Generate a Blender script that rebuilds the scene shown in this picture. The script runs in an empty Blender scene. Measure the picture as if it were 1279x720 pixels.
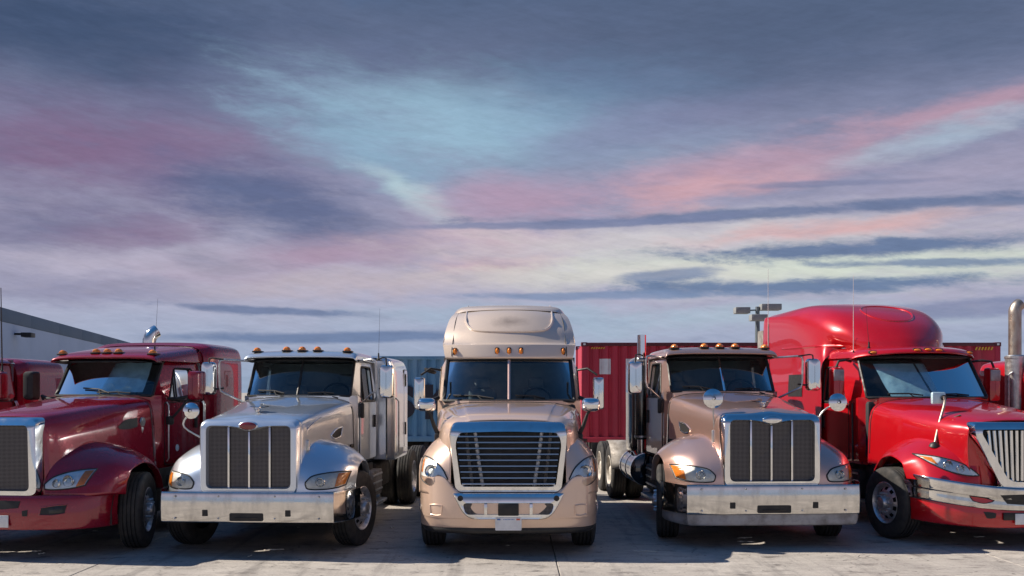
import bpy, bmesh, math, random
from mathutils import Vector, Matrix, noise
from mathutils.bvhtree import BVHTree

random.seed(7)
R = math.radians
PI = math.pi
SC = bpy.context.scene
COL = SC.collection

# ------------------------------------------------------------------ camera
F_PX, HOR, CX, EYE = 1168.0, 490.0, 639.5, 2.10
cam_d = bpy.data.cameras.new('camera')
cam = bpy.data.objects.new('camera', cam_d)
COL.objects.link(cam)
cam.location = (0, 0, EYE)
cam.rotation_euler = (R(90), 0, 0)
cam_d.sensor_width = 36.0
cam_d.lens = 36.0 * F_PX / 1279.0
cam_d.shift_y = (HOR - 360.0) / 1279.0
cam_d.clip_end = 5000
SC.camera = cam

# ------------------------------------------------------------------ exposure
vs = SC.view_settings
vs.view_transform = 'Standard'
vs.look = 'None'
vs.gamma = 1.0
vs.use_curve_mapping = False
EXPO = 0.5
vs.exposure = EXPO

# ------------------------------------------------------------------ sun
SUN = Vector((-1.2, 0.22, 1.0)).normalized()      # towards the sun
sl = bpy.data.lights.new('sun', 'SUN')
sl.energy = 5.0
sl.angle = R(0.5)
sl.color = (1.0, 0.90, 0.77)
so = bpy.data.objects.new('sun', sl)
COL.objects.link(so)
so.rotation_euler = SUN.to_track_quat('Z', 'Y').to_euler()
SUN_EL = math.asin(SUN.z)
SUN_AZ = math.atan2(SUN.x, SUN.y)                 # clockwise from +Y

# ------------------------------------------------------------------ sky
def lin(c):
    out = []
    for v in c:
        v = v / 255.0
        out.append(v / 12.92 if v <= 0.04045 else ((v + 0.055) / 1.055) ** 2.4)
    return out

world = bpy.data.worlds.new('World')
SC.world = world
world.use_nodes = True
NT = world.node_tree
NT.nodes.clear()

def wn(t, **kw):
    n = NT.nodes.new(t)
    for k, v in kw.items():
        setattr(n, k, v)
    return n

def wset(sock, v):
    if hasattr(v, 'is_output'):
        NT.links.new(v, sock)
    else:
        sock.default_value = v

def wm(op, a, b=None, c=None, clamp=False):
    n = wn('ShaderNodeMath', operation=op, use_clamp=clamp)
    wset(n.inputs[0], a)
    if b is not None: wset(n.inputs[1], b)
    if c is not None: wset(n.inputs[2], c)
    return n.outputs[0]

def wmix(fac, a, b):
    n = wn('ShaderNodeMix', data_type='RGBA')
    wset(n.inputs[0], fac)
    for s, v in ((n.inputs[6], a), (n.inputs[7], b)):
        if hasattr(v, 'is_output'): NT.links.new(v, s)
        else: s.default_value = (*v, 1)
    return n.outputs[2]

def wsmooth(x, lo, hi, a=0.0, b=1.0):
    n = wn('ShaderNodeMapRange', interpolation_type='SMOOTHSTEP')
    wset(n.inputs[0], x)
    n.inputs[1].default_value, n.inputs[2].default_value = lo, hi
    n.inputs[3].default_value, n.inputs[4].default_value = a, b
    return n.outputs[0]

geo = wn('ShaderNodeNewGeometry')
tc = wn('ShaderNodeTexCoord')
sep = wn('ShaderNodeSeparateXYZ')
NT.links.new(tc.outputs['Generated'], sep.inputs[0])
DX, DY, DZ = sep.outputs
AZ = wm('ARCTAN2', DX, DY)
EL = wm('ARCSINE', DZ)

def wnoise(scale, sx, sz, detail=4, rough=0.55, off=0.0, skew=0.0, dist=0.0):
    cb = wn('ShaderNodeCombineXYZ')
    NT.links.new(wm('ADD', wm('MULTIPLY', DX, sx), off), cb.inputs[0])
    NT.links.new(wm('MULTIPLY', DY, sx), cb.inputs[1])
    NT.links.new(wm('ADD', wm('MULTIPLY', DZ, sz), wm('MULTIPLY', DX, skew)), cb.inputs[2])
    n = wn('ShaderNodeTexNoise')
    n.inputs['Scale'].default_value = scale
    n.inputs['Detail'].default_value = detail
    n.inputs['Roughness'].default_value = rough
    n.inputs['Distortion'].default_value = dist
    NT.links.new(cb.outputs[0], n.inputs['Vector'])
    return n.outputs['Fac']

def px_ae(px, py):
    a = math.atan2(px - CX, F_PX)
    e = math.atan2((HOR - py) * math.cos(a), F_PX)
    return a, e

SKYK = 2.0 ** (-EXPO)
def skc(c): return [v * SKYK for v in lin(c)]

# warps
W1 = wm('SUBTRACT', wnoise(2.6, 1.7, 4.5, 5, 0.58, 1.3, 0.25), 0.5)
W2 = wm('SUBTRACT', wnoise(3.2, 2.0, 6.5, 5, 0.58, 9.1, -0.2), 0.5)
FINE = wm('SUBTRACT', wnoise(7.0, 2.0, 8.0, 7, 0.68, 4.2, 0.5, 0.25), 0.5)
AZW = wm('ADD', AZ, wm('MULTIPLY', W1, 0.16))
ELW = wm('ADD', EL, wm('MULTIPLY', W2, 0.055))

# base gradient over elevation
ramp = wn('ShaderNodeValToRGB')
cr_ = ramp.color_ramp
stops = [(0.00, (150, 168, 194)), (0.06, (166, 174, 198)), (0.12, (180, 174, 194)), (0.2, (148, 150, 178)),
         (0.30, (112, 122, 152)), (0.38, (86, 102, 132)), (0.46, (68, 88, 120)), (1.0, (66, 96, 140))]
while len(cr_.elements) < len(stops): cr_.elements.new(0.5)
for e, (p, c) in zip(cr_.elements, stops):
    e.position = p
    e.color = (*skc(c), 1)
NT.links.new(wm('ADD', wm('MULTIPLY', ELW, 0.95), wm('MULTIPLY', FINE, 0.015)), ramp.inputs[0])
SKY = ramp.outputs[0]

def blob(px, py, rx, ry, rot, col, k, fine=0.35, soft=1.0, warp=1.0):
    """a soft patch of cloud round one direction of the sky"""
    global SKY
    a, e = px_ae(px, py)
    A = AZW if warp else AZ
    E = ELW if warp else EL
    if warp == 0.3:
        A = AZ
        E = wm('ADD', EL, wm('MULTIPLY', W2, 0.012))
    da, de = wm('SUBTRACT', A, a), wm('SUBTRACT', E, e)
    c, s = math.cos(R(rot)), math.sin(R(rot))
    u = wm('ADD', wm('MULTIPLY', da, c * F_PX / rx), wm('MULTIPLY', de, s * F_PX / rx))
    v = wm('ADD', wm('MULTIPLY', da, -s * F_PX / ry), wm('MULTIPLY', de, c * F_PX / ry))
    d = wm('SQRT', wm('ADD', wm('MULTIPLY', u, u), wm('MULTIPLY', v, v)))
    d = wm('ADD', d, wm('MULTIPLY', FINE, fine * 2.2))
    m = wsmooth(d, 1.0 - 0.9 * soft if soft < 1 else 0.05, 1.15, k, 0.0)
    SKY = wmix(m, SKY, skc(col))

# left half: mauve, pink and blue veils
blob(60, 30, 420, 90, 0, (48, 70, 102), 0.75)
blob(110, 185, 380, 95, 4, (114, 100, 134), 0.8)
blob(205, 195, 170, 48, 8, (144, 114, 146), 0.55, 0.5)
blob(60, 175, 110, 40, 4, (134, 104, 136), 0.5, 0.5)
blob(420, 110, 300, 55, 3, (108, 116, 148), 0.6)
blob(600, 155, 330, 75, -6, (152, 186, 208), 0.92, 0.5)
blob(720, 140, 150, 45, -4, (136, 166, 194), 0.6, 0.5)
blob(470, 195, 180, 55, -20, (142, 176, 200), 0.8, 0.5)
blob(350, 262, 210, 58, -14, (92, 104, 140), 0.9, 0.5)
blob(70, 285, 200, 40, 6, (98, 100, 136), 0.7)
blob(520, 248, 120, 24, -26, (180, 204, 212), 0.9, 0.5)
blob(160, 290, 120, 26, 4, (142, 114, 144), 0.5, 0.5)
blob(430, 318, 250, 32, 6, (170, 144, 168), 0.8, 0.5)
blob(270, 325, 90, 20, -6, (158, 156, 176), 0.65, 0.5)
blob(110, 360, 200, 26, 0, (130, 130, 160), 0.6, 0.4)
# right half
blob(1000, 40, 560, 90, 2, (78, 94, 122), 0.7)
blob(760, 105, 190, 45, -3, (104, 130, 162), 0.55, 0.5)
blob(640, 245, 170, 42, 5, (182, 152, 176), 0.75, 0.5)
blob(800, 165, 180, 45, 10, (128, 130, 164), 0.7, 0.5)
blob(960, 205, 290, 32, 8, (192, 156, 174), 0.75, 0.5)
blob(880, 238, 150, 22, 7, (210, 166, 174), 0.75, 0.5)
blob(1240, 130, 200, 22, 5, (190, 154, 172), 0.7, 0.5)
blob(1210, 205, 170, 34, 4, (166, 160, 184), 0.75, 0.5)
blob(1170, 168, 160, 16, 8, (168, 190, 208), 0.7, 0.5)
blob(640, 300, 150, 28, -2, (202, 168, 182), 0.8, 0.5)
blob(860, 302, 440, 42, 1, (206, 202, 206), 0.92, 0.5)
blob(1040, 286, 200, 15, 3, (214, 174, 176), 0.85, 0.5)
blob(620, 335, 120, 20, 4, (204, 168, 178), 0.75, 0.5)
blob(1030, 335, 470, 32, 0, (212, 222, 208), 0.97, 0.45)
blob(760, 348, 320, 24, 0, (212, 210, 206), 0.88, 0.45)
blob(1000, 395, 420, 22, 0, (176, 192, 206), 0.8, 0.4)
blob(660, 400, 380, 24, 0, (160, 180, 202), 0.7, 0.4)
blob(440, 356, 260, 18, 2, (188, 176, 186), 0.8, 0.4)
# long dark bars
blob(960, 266, 400, 8, 0.4, (108, 122, 156), 0.9, 1.0, 0.8, 0.3)
blob(1230, 251, 220, 7, -2.2, (108, 122, 156), 0.75, 1.0, 0.8, 0.3)
blob(720, 279, 230, 6, 1.4, (120, 130, 164), 0.8, 0.5, 0.5, 0.3)
blob(1040, 229, 130, 5, -1.5, (126, 132, 164), 0.7, 0.55, 0.6, 0.3)
blob(1120, 309, 300, 13, -0.6, (100, 120, 156), 0.95, 1.1, 0.8, 0.3)
blob(1170, 329, 190, 6, -2.2, (112, 132, 164), 0.85, 1.1, 0.8, 0.3)
blob(830, 346, 70, 9, 4.0, (116, 134, 168), 0.8, 0.6, 0.6, 0.3)
blob(1000, 358, 320, 11, -0.4, (102, 124, 160), 0.93, 1.1, 0.8, 0.3)
blob(740, 370, 220, 6, 0.2, (122, 142, 176), 0.8, 0.6, 0.6, 0.3)
blob(1240, 384, 170, 14, 1.0, (126, 134, 168), 0.8, 0.5, 0.6, 0.3)
blob(330, 388, 150, 7, -2.0, (92, 112, 150), 0.75, 0.6, 0.6, 0.3)
blob(420, 422, 250, 8, 1.0, (98, 120, 158), 0.8, 0.5, 0.6, 0.3)

# feathered wisps
def wridge(scale, sx, sz, off, skew):
    cb = wn('ShaderNodeCombineXYZ')
    NT.links.new(wm('ADD', wm('MULTIPLY', wm('ADD', DX, wm('MULTIPLY', W1, .25)), sx), off), cb.inputs[0])
    NT.links.new(wm('MULTIPLY', DY, sx), cb.inputs[1])
    NT.links.new(wm('ADD', wm('MULTIPLY', wm('ADD', DZ, wm('MULTIPLY', W2, .10)), sz), wm('MULTIPLY', DX, skew)), cb.inputs[2])
    n = wn('ShaderNodeTexNoise', noise_type='RIDGED_MULTIFRACTAL')
    n.inputs['Scale'].default_value = scale
    n.inputs['Detail'].default_value = 7
    n.inputs['Roughness'].default_value = 0.55
    n.inputs['Lacunarity'].default_value = 2.1
    NT.links.new(cb.outputs[0], n.inputs['Vector'])
    return n.outputs['Fac']
SKY = wmix(wm('MULTIPLY', wsmooth(wridge(2.6, 1.6, 6.5, 3.1, 0.8), 0.45, 1.1, 0.0, 0.22), wsmooth(EL, 0.30, 0.18)), SKY, skc((196, 192, 208)))
SKY = wmix(wm('MULTIPLY', wsmooth(wridge(3.1, 1.4, 8.0, 8.4, -0.6), 0.45, 1.1, 0.0, 0.30), wsmooth(EL, 0.03, 0.16)), SKY, skc((88, 104, 140)))
# fine streaks all round
SKY = wmix(wsmooth(wnoise(5.0, 2.2, 11.0, 7, 0.66, 2.0, 0.9), 0.50, 0.74, 0.0, 0.22), SKY, skc((98, 112, 146)))
SKY = wmix(wm('MULTIPLY', wsmooth(wnoise(6.0, 2.4, 10.0, 7, 0.66, 7.7, -0.5), 0.52, 0.76, 0.0, 0.16), wsmooth(EL, 0.30, 0.18)), SKY, skc((186, 180, 198)))

# streaky grain of the cloud sheet
GR = wm('ADD', wm('MULTIPLY', wm('SUBTRACT', wnoise(16.0, 1.5, 9.0, 8, 0.72, 5.5, 1.6, 0.4), 0.5), 0.34),
        wm('MULTIPLY', wm('SUBTRACT', wnoise(24.0, 1.2, 8.0, 6, 0.7, 2.5, -1.0, 0.3), 0.5), 0.22))
gv = wn('ShaderNodeVectorMath', operation='SCALE')
NT.links.new(SKY, gv.inputs[0])
NT.links.new(wm('ADD', 1.0, GR), gv.inputs['Scale'])
SKY = gv.outputs[0]
nish = wn('ShaderNodeTexSky', sky_type='NISHITA')
nish.sun_disc = False
nish.sun_elevation = SUN_EL
nish.sun_rotation = SUN_AZ
nish.air_density = 1.0
nish.dust_density = 0.15
nish.ozone_density = 1.6
nish.altitude = 600
bg1 = wn('ShaderNodeBackground')
hs_ = wn('ShaderNodeHueSaturation')
hs_.inputs['Saturation'].default_value = 1.32
NT.links.new(nish.outputs[0], hs_.inputs['Color'])
NT.links.new(hs_.outputs[0], bg1.inputs[0])
bg1.inputs[1].default_value = 0.088
bg2 = wn('ShaderNodeBackground')
NT.links.new(SKY, bg2.inputs[0])
cover = wm('ADD', EL, wm('MULTIPLY', wm('SUBTRACT', wnoise(2.6, 1.0, 1.6, 5, 0.6, 3.3), 0.5), 0.55))
mx = wn('ShaderNodeMixShader')
cir = wsmooth(wnoise(2.4, 1.0, 1.0, 7, 0.66, 6.1, 0.0, 0.6), 0.50, 0.80, 1.0, 0.55)
NT.links.new(wm('MULTIPLY', wsmooth(cover, 0.42, 0.66, 0.0, 1.0), cir), mx.inputs[0])
NT.links.new(bg2.outputs[0], mx.inputs[1])
NT.links.new(bg1.outputs[0], mx.inputs[2])
wo = wn('ShaderNodeOutputWorld')
NT.links.new(mx.outputs[0], wo.inputs[0])

# ================================================================== materials
def new_mat(name):
    m = bpy.data.materials.new(name)
    m.use_nodes = True
    nt = m.node_tree
    return m, nt, nt.nodes['Principled BSDF']

def node(nt, t, **kw):
    n = nt.nodes.new(t)
    for k, v in kw.items(): setattr(n, k, v)
    return n

def nz(nt, scale, detail=4, rough=0.55, stretch=(1, 1, 1), coord='Object'):
    t = node(nt, 'ShaderNodeTexCoord')
    mp = node(nt, 'ShaderNodeMapping')
    mp.inputs['Scale'].default_value = stretch
    nt.links.new(t.outputs[coord], mp.inputs[0])
    n = node(nt, 'ShaderNodeTexNoise')
    n.inputs['Scale'].default_value = scale
    n.inputs['Detail'].default_value = detail
    n.inputs['Roughness'].default_value = rough
    nt.links.new(mp.outputs[0], n.inputs['Vector'])
    return n.outputs['Fac']

def mrange(nt, x, lo, hi, a, b):
    n = node(nt, 'ShaderNodeMapRange')
    nt.links.new(x, n.inputs[0])
    for i, v in zip((1, 2, 3, 4), (lo, hi, a, b)): n.inputs[i].default_value = v
    return n.outputs[0]

def cmix(nt, fac, a, b):
    n = node(nt, 'ShaderNodeMix', data_type='RGBA')
    if hasattr(fac, 'is_output'): nt.links.new(fac, n.inputs[0])
    else: n.inputs[0].default_value = fac
    for s, v in ((n.inputs[6], a), (n.inputs[7], b)):
        if hasattr(v, 'is_output'): nt.links.new(v, s)
        else: s.default_value = (*v, 1)
    return n.outputs[2]

def bump(nt, bsdf, h, dist, strength=1.0, inp='Normal'):
    b = node(nt, 'ShaderNodeBump')
    b.inputs['Strength'].default_value = strength
    b.inputs['Distance'].default_value = dist
    nt.links.new(h, b.inputs['Height'])
    nt.links.new(b.outputs[0], bsdf.inputs[inp])

def plain(name, col, rough=0.6, metal=0.0, col2=None, nscale=6.0, stretch=(1, 1, 1), r2=None, bmp=0.0, bscale=40.0, coat=0.0, lo=.4, hi=.7):
    m, nt, b = new_mat(name)
    b.inputs['Metallic'].default_value = metal
    b.inputs['Roughness'].default_value = rough
    b.inputs['Coat Weight'].default_value = coat
    b.inputs['Coat Roughness'].default_value = 0.04
    f = nz(nt, nscale, 6, 0.62, stretch)
    c2 = col2 or [v * 0.8 for v in col]
    nt.links.new(cmix(nt, mrange(nt, f, lo, hi, 0, 1), col, c2), b.inputs['Base Color'])
    if r2 is not None:
        nt.links.new(mrange(nt, nz(nt, nscale * 1.7, 6, 0.65, stretch), 0.35, 0.7, rough, r2), b.inputs['Roughness'])
    if bmp: bump(nt, b, nz(nt, bscale, 5, 0.6, stretch), bmp)
    return m

def paint(name, col, metal, rough=0.32, dust=(0.36, 0.32, 0.28), dusty=0.16, flake=0.12, ior=1.75, smudge=None):
    m, nt, b = new_mat(name)
    b.inputs['Metallic'].default_value = metal
    b.inputs['Coat Weight'].default_value = 1.0
    b.inputs['Coat IOR'].default_value = ior
    b.inputs['Specular IOR Level'].default_value = 0.25
    f = nz(nt, 2.6, 8, 0.68)
    streak = nz(nt, 5.0, 6, 0.6, (1.6, 1.6, 0.35))
    d = node(nt, 'ShaderNodeMath', operation='MULTIPLY')
    nt.links.new(mrange(nt, f, 0.42, 0.75, 0, 1), d.inputs[0])
    nt.links.new(mrange(nt, streak, 0.35, 0.7, 0.3, 1.4), d.inputs[1])
    d2 = node(nt, 'ShaderNodeMath', operation='MULTIPLY', use_clamp=True)
    nt.links.new(d.outputs[0], d2.inputs[0])
    d2.inputs[1].default_value = dusty
    fl = nz(nt, 900.0, 1, 0.5)
    base = cmix(nt, mrange(nt, fl, 0.3, 0.7, 0, 1), [c * (1 - flake) for c in col], [min(1, c * (1 + flake)) for c in col])
    if smudge:
        # a patch of dried insects and road film with a ragged outline
        t = node(nt, 'ShaderNodeTexCoord')
        mp = node(nt, 'ShaderNodeMapping')
        mp.inputs['Location'].default_value = [-a / b_ for a, b_ in zip(smudge[0], smudge[1])]
        mp.inputs['Scale'].default_value = [1 / b_ for b_ in smudge[1]]
        nt.links.new(t.outputs['Object'], mp.inputs[0])
        ln = node(nt, 'ShaderNodeVectorMath', operation='LENGTH')
        nt.links.new(mp.outputs[0], ln.inputs[0])
        ad = node(nt, 'ShaderNodeMath', operation='MULTIPLY_ADD')
        nt.links.new(nz(nt, 6.0, 7, 0.7), ad.inputs[0])
        ad.inputs[1].default_value = 1.2
        nt.links.new(ln.outputs['Value'], ad.inputs[2])
        base = cmix(nt, mrange(nt, ad.outputs[0], 0.6, 1.6, 0.55, 0.0), base, (0.16, 0.11, 0.075))
    nt.links.new(cmix(nt, d2.outputs[0], base, dust), b.inputs['Base Color'])
    nt.links.new(mrange(nt, d2.outputs[0], 0, dusty, rough, rough + 0.06), b.inputs['Roughness'])
    nt.links.new(mrange(nt, f, 0.4, 0.8, 0.006, 0.04), b.inputs['Coat Roughness'])
    bump(nt, b, nz(nt, 3.0, 2, 0.5), 0.004, 0.15, 'Coat Normal')
    return m

def chrome(name, col=(0.80, 0.80, 0.79), rough=0.05, r2=0.22, wob=0.006, stain=0.25, nscale=3.0, wscale=2.2):
    m, nt, b = new_mat(name)
    b.inputs['Metallic'].default_value = 1.0
    f = nz(nt, nscale, 8, 0.7, (1.4, 1.4, 0.6))
    g = mrange(nt, f, 0.45, 0.75, 0, 1)
    nt.links.new(cmix(nt, g, col, [c * (1 - stain) for c in col]), b.inputs['Base Color'])
    nt.links.new(mrange(nt, f, 0.4, 0.72, rough, r2), b.inputs['Roughness'])
    bump(nt, b, nz(nt, wscale, 2, 0.5), wob, 0.5)
    return m

def glass(name, tint, f0=1.45, rough=0.0):
    m, nt, b = new_mat(name)
    nt.nodes.remove(b)
    out = nt.nodes['Material Output']
    tr = node(nt, 'ShaderNodeBsdfTransparent')
    tr.inputs[0].default_value = (*tint, 1)
    gl = node(nt, 'ShaderNodeBsdfGlossy')
    gl.inputs['Roughness'].default_value = rough
    fr = node(nt, 'ShaderNodeFresnel')
    fr.inputs['IOR'].default_value = f0
    f = nz(nt, 2.0, 7, 0.7)
    ad = node(nt, 'ShaderNodeMath', operation='ADD', use_clamp=True)
    nt.links.new(fr.outputs[0], ad.inputs[0])
    ad.inputs[1].default_value = 0.015
    df = node(nt, 'ShaderNodeBsdfDiffuse')
    df.inputs[0].default_value = (0.5, 0.48, 0.44, 1)
    m0 = node(nt, 'ShaderNodeMixShader')
    nt.links.new(mrange(nt, f, 0.45, 0.8, 0.0, 0.05), m0.inputs[0])
    nt.links.new(tr.outputs[0], m0.inputs[1])
    nt.links.new(df.outputs[0], m0.inputs[2])
    ms = node(nt, 'ShaderNodeMixShader')
    nt.links.new(ad.outputs[0], ms.inputs[0])
    nt.links.new(m0.outputs[0], ms.inputs[1])
    nt.links.new(gl.outputs[0], ms.inputs[2])
    nt.links.new(ms.outputs[0], out.inputs[0])
    return m

M = {}
M['maroon'] = paint('maroon_paint', (0.25, 0.003, 0.018), 0.25, 0.26, dusty=0.01, dust=(.3,.2,.2), ior=1.6)
M['silver'] = paint('silver_paint', (0.70, 0.76, 0.82), 0.8, 0.28, dusty=0.03)
M['tan'] = paint('tan_paint', (0.74, 0.53, 0.405), 0.4, 0.30, dusty=0.05)
M['rose'] = paint('rose_beige_paint', (0.62, 0.405, 0.335), 0.78, 0.30, dusty=0.03)
M['tan_cap'] = paint('tan_roof_paint', (0.74, 0.60, 0.48), 0.3, 0.34, dusty=0.05, smudge=((0.02, 3.15, 3.22), (.36, 1.0, .11)))
M['red'] = paint('red_paint', (0.45, 0.003, 0.009), 0.2, 0.28, dusty=0.03, dust=(0.45, 0.2, 0.18), ior=1.6)
M['chrome'] = chrome('chrome', wob=0.002)
M['mirror_chrome'] = chrome('mirror_chrome', rough=0.03, r2=0.08, wob=0.001, stain=0.08)
M['bumper_steel'] = chrome('bumper_steel', (0.70, 0.68, 0.645), 0.03, 0.20, 0.006, 0.4, 2.8, 1.4)
M['alu'] = plain('aluminium', (0.62, 0.62, 0.62), 0.3, 0.9, (0.38, 0.37, 0.36), 9, r2=0.5)
M['rim_alu'] = plain('rim_aluminium', (0.66, 0.66, 0.68), 0.28, 0.85, (0.36, 0.34, 0.33), 12, r2=0.5)
M['rim_white'] = plain('white_rim', (0.62, 0.58, 0.52), 0.5, 0.0, (0.34, 0.30, 0.25), 10)
M['steel'] = plain('weathered_steel', (0.42, 0.38, 0.34), 0.34, 0.9, (0.28, 0.20, 0.15), 8, (1, 1, .4), r2=0.55)
M['dark_reflect'] = paint('dark_reflection_tone', (0.012, 0.015, 0.02), 0.3, 0.2, dusty=0.01)  # dark reflections on tank and short sleeper put into the base colour
M['rubber'] = plain('tyre_rubber', (0.018, 0.018, 0.019), 0.72, 0, (0.045, 0.040, 0.036), 7, r2=0.9, bmp=0.002, bscale=60)
M['black'] = plain('black_plastic', (0.012, 0.012, 0.013), 0.45, 0, (0.022, 0.02, 0.019), 8, r2=0.7)
M['chassis'] = plain('chassis_black', (0.020, 0.019, 0.018), 0.55, 0.2, (0.05, 0.042, 0.035), 5, r2=0.85)
M['dirty'] = plain('dusty_metal', (0.32, 0.30, 0.28), 0.55, 0.4, (0.14, 0.12, 0.10), 5, r2=0.8)
M['valance'] = plain('grey_valance', (0.34, 0.34, 0.36), 0.35, 0.3, (0.15, 0.14, 0.14), 5, r2=0.6)
M['interior'] = plain('dark_interior', (0.02, 0.02, 0.024), 0.7)
M['seat'] = plain('seat_fabric', (0.16, 0.17, 0.18), 0.85, bmp=0.002, bscale=90)
M['curtain'] = plain('cab_liner', (0.22, 0.23, 0.24), 0.85)
M['glass'] = glass('windshield_glass', (0.66, 0.80, 0.84), 1.42)
M['door_glass'] = glass('door_glass', (0.50, 0.58, 0.60), 1.5)
M['lens'] = glass('clear_lens', (0.96, 0.97, 0.96), 1.3, 0.02)
M['mirror'] = chrome('mirror_glass', (0.85, 0.86, 0.88), 0.01, 0.03, 0.0003, 0.03)
M['shade'] = plain('foil_shade', (0.55, 0.72, 0.78), 0.42, 0.35, (0.46, 0.62, 0.70), 14, bmp=0.006, bscale=16)
M['foil'] = plain('white_foil', (0.70, 0.74, 0.70), 0.45, 0.4, (0.5, 0.54, 0.52), 14, bmp=0.012, bscale=18)
M['badge_red'] = plain('red_enamel', (0.20, 0.012, 0.018), 0.2, 0, coat=1.0)
M['plate'] = plain('plate_white', (0.78, 0.78, 0.78), 0.4)
M['plate_blue'] = plain('plate_blue', (0.05, 0.16, 0.45), 0.4)
M['plate_red'] = plain('plate_orange', (0.75, 0.12, 0.05), 0.4)
M['sticker'] = plain('blue_sticker', (0.55, 0.68, 0.78), 0.4, 0, (0.2, 0.35, 0.55), 30)
M['head_ref'] = plain('lamp_reflector', (0.92, 0.94, 0.95), 0.16, 0.3, (0.70, 0.73, 0.76), 16, bmp=0.006, bscale=22)
M['head_old'] = plain('hazy_reflector', (0.72, 0.71, 0.66), 0.3, 0.4, (0.55, 0.54, 0.50), 10, r2=0.5, bmp=0.004, bscale=26)

def amber(name, col, em=0.0):
    m, nt, b = new_mat(name)
    b.inputs['Roughness'].default_value = 0.18
    b.inputs['Coat Weight'].default_value = 0.6
    f = nz(nt, 40.0, 2)
    nt.links.new(cmix(nt, mrange(nt, f, 0.3, 0.7, 0, 1), col, [c * 0.7 for c in col]), b.inputs['Base Color'])
    b.inputs['Subsurface Weight'].default_value = 0.25
    b.inputs['Subsurface Radius'].default_value = (0.02, 0.01, 0.004)
    bump(nt, b, nz(nt, 70.0, 1), 0.003)
    return m
M['amber'] = amber('amber_lens', (0.85, 0.26, 0.015))

def grille_mat():
    m, nt, b = new_mat('grille_mesh_metal')
    t = node(nt, 'ShaderNodeTexCoord')
    v = node(nt, 'ShaderNodeTexVoronoi')
    v.inputs['Scale'].default_value = 60.0
    v.inputs['Randomness'].default_value = 0.0
    mp = node(nt, 'ShaderNodeMapping')
    mp.inputs['Scale'].default_value = (1, 0.01, 1)
    nt.links.new(t.outputs['Object'], mp.inputs[0])
    nt.links.new(mp.outputs[0], v.inputs['Vector'])
    hole = mrange(nt, v.outputs['Distance'], 0.30, 0.42, 0, 1)
    nt.links.new(cmix(nt, hole, (0.004, 0.004, 0.005), (0.15, 0.14, 0.14)), b.inputs['Base Color'])
    nt.links.new(mrange(nt, hole, 0, 1, 0.0, 0.75), b.inputs['Metallic'])
    b.inputs['Roughness'].default_value = 0.42
    nt.links.new(mrange(nt, hole, 0, 1, 0.0, 0.5), b.inputs['Specular IOR Level'])
    return m
M['mesh'] = grille_mat()

def perf_mat():
    m, nt, b = new_mat('perforated_chrome')
    t = node(nt, 'ShaderNodeTexCoord')
    v = node(nt, 'ShaderNodeTexVoronoi')
    v.inputs['Scale'].default_value = 26.0
    v.inputs['Randomness'].default_value = 0.0
    nt.links.new(t.outputs['Object'], v.inputs['Vector'])
    hole = mrange(nt, v.outputs['Distance'], 0.22, 0.30, 0, 1)
    nt.links.new(cmix(nt, hole, (0.004, 0.004, 0.005), (0.16, 0.17, 0.17)), b.inputs['Base Color'])
    nt.links.new(hole, b.inputs['Metallic'])
    b.inputs['Roughness'].default_value = 0.22
    return m
M['perf'] = perf_mat()

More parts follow.
